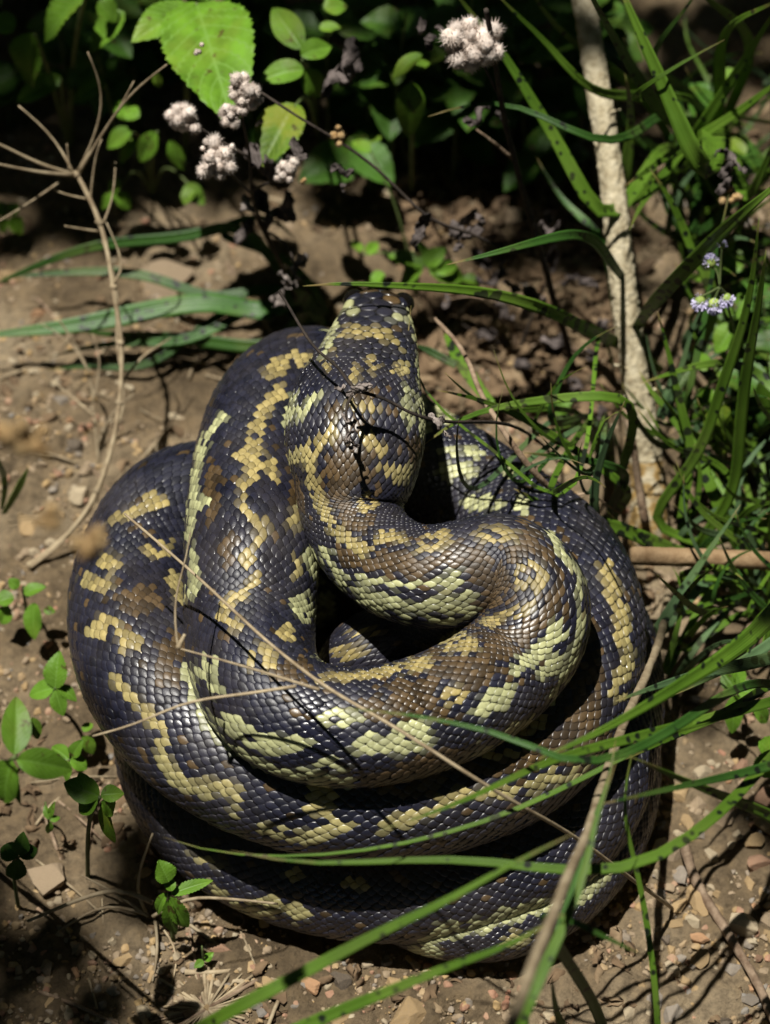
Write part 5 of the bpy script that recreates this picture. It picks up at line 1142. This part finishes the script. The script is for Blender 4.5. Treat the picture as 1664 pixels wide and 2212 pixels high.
# ------------------------------------------------------------------ added unseen shade trees: crowns block sky and sun, one sunlit gap over the snake
def sunlit(x, y):
    """spots of ground that the added crowns are shaped to leave in sun"""
    px, py = proj(np.array([x, y, 0.0]))
    wob = 60 * math.sin(px / 140.0 + 1) + 35 * math.sin(px / 53.0)
    nz = float(vnoise(x * 17 + 3, y * 17, 61))
    if -300 < px < 1900 and -300 < py < 420 + wob: return nz > 0.60
    if not (-900 < px < 2900 and 400 < py < 3300): return False
    if 940 < px < 1280 and py < 800 + wob * 0.5: return nz > 0.62
    if px > 1460 and 1380 < py < 1780: return nz > 0.52
    if px > 1560 and py < 1380: return nz > 0.36 or 1040 < py < 1230
    if px < 330 and py > 1760: return nz > 0.48
    return True
rgn = np.random.default_rng(8)
ADDED_TREES = [((-2.6, 2.6), -99, 0.0, 0.2, 99, 'unseen shade tree added beyond the undergrowth, left of the woody stem'), ((2.4, 2.9), 0.0, 99, 0.2, 99, 'unseen shade tree added beyond the undergrowth, in line with the woody stem'),
         ((-2.8, -1.9), -99, -0.05, -99, 0.2, 'unseen shade tree added off to the straw stalk side'), ((2.7, -2.2), -0.05, 99, -99, 0.2, 'unseen shade tree added off to the cut branch side')]
crowns = [[] for _ in ADDED_TREES]
def leaf_spot(n, ext, cy, l0, l1, h0, h1, flt):
    for q in range(n):
        g = np.array([rgn.uniform(-ext, ext), cy + rgn.uniform(-ext, ext), 0.0])
        if flt(g): continue
        c = next((c for c, t in enumerate(ADDED_TREES) if t[1] <= g[0] < t[2] and t[3] <= g[1] < t[4]), None)
        if c is None: continue
        hgt = rgn.uniform(h0, h1); P = g + SUN * (hgt / SUN[2]); crowns[c].append((*P, rgn.uniform(l0, l1)))
def near_gap(g):
    if abs(g[0]) > 1.6 or abs(g[1]) > 1.6: return False
    return any(sunlit(g[0] + dx, g[1] + dy) for dx in (-.12, 0, .12) for dy in (-.12, 0, .12))
leaf_spot(20000, 5.0, 0.0, .16, .26, 2.7, 3.4, near_gap)                       # the mass of the crowns
leaf_spot(15000, 1.0, 0.0, .035, .065, 2.3, 2.7, lambda g: sunlit(g[0], g[1]))   # finer sprays placed to shape the dapples and gap edges
for (b, xa, xb, ya, yb, lab), pts in zip(ADDED_TREES, crowns):
    base = np.array([b[0], b[1], float(ground_h(b[0], b[1])) - .02]); tr = thing('added_shade_tree', lab, 'tree', base)
    fork = base + np.array([-b[0] * .08, -b[1] * .08, 2.1])
    C, u = path(np.array([base, base + np.array([.05, .03, 1.1]), fork]), 40); V, F = tube(C, np.linspace(.09, .06, 40), 12, .15, 30); part('trunk', V, F, M['bark'], tr)
    pts = np.array(pts); ln = pts[:, 3:]; pts = pts[:, :3]
    for e in pts[rgn.choice(len(pts), 9, replace=False)]:
        C, u = path(np.array([fork, (fork + e) / 2 + np.array([0, 0, .15]), e]), 24); V, F = tube(C, np.linspace(.03, .005, 24), 8, .15, 30); part('limb', V, F, M['bark'], tr)
    # low skirt of foliage round the trunk, added to block low sky light
    m_ = 1500; a_ = math.atan2(b[1], b[0]) + rgn.uniform(-.85, .85, m_); r_ = rgn.uniform(3.0, 3.8, m_)
    sk = np.stack([np.cos(a_) * r_, np.sin(a_) * r_, rgn.uniform(.05, 2.6, m_)], 1)
    pts = np.concatenate([pts, sk]); ln = np.concatenate([ln, rgn.uniform(.18, .3, (m_, 1))])
    n = len(pts); A = nrm(rgn.normal(0, 1, (n, 3)) * np.array([1, 1, .35])); Nn = nrm(np.stack([rgn.normal(0, .4, n), rgn.normal(0, .4, n), np.ones(n)], 1))
    Nn[-m_:] = nrm(-sk * np.array([1, 1, 0]) + rgn.normal(0, .8, (m_, 3))); S_ = nrm(np.cross(A, Nn))
    l = ln; w = l * .34
    v = np.stack([pts, pts + A * l * .35 + S_ * w, pts + A * l * .7 + S_ * w * .8, pts + A * l, pts + A * l * .7 - S_ * w * .8, pts + A * l * .35 - S_ * w], 1).reshape(-1, 3)
    o = (np.arange(n) * 6)[:, None]
    part('crown', v, [o + np.array([[1, 2, 4, 5]]), np.concatenate([o + np.array([[0, 1, 5]]), o + np.array([[2, 3, 4]])])], M['leaf_dark'], tr,
         uv=np.tile(np.array([[0, 0], [1, .35], [.8, .7], [0, 1], [-.8, .7], [-1, .35]]), (n, 1)))['kind'] = 'stuff'
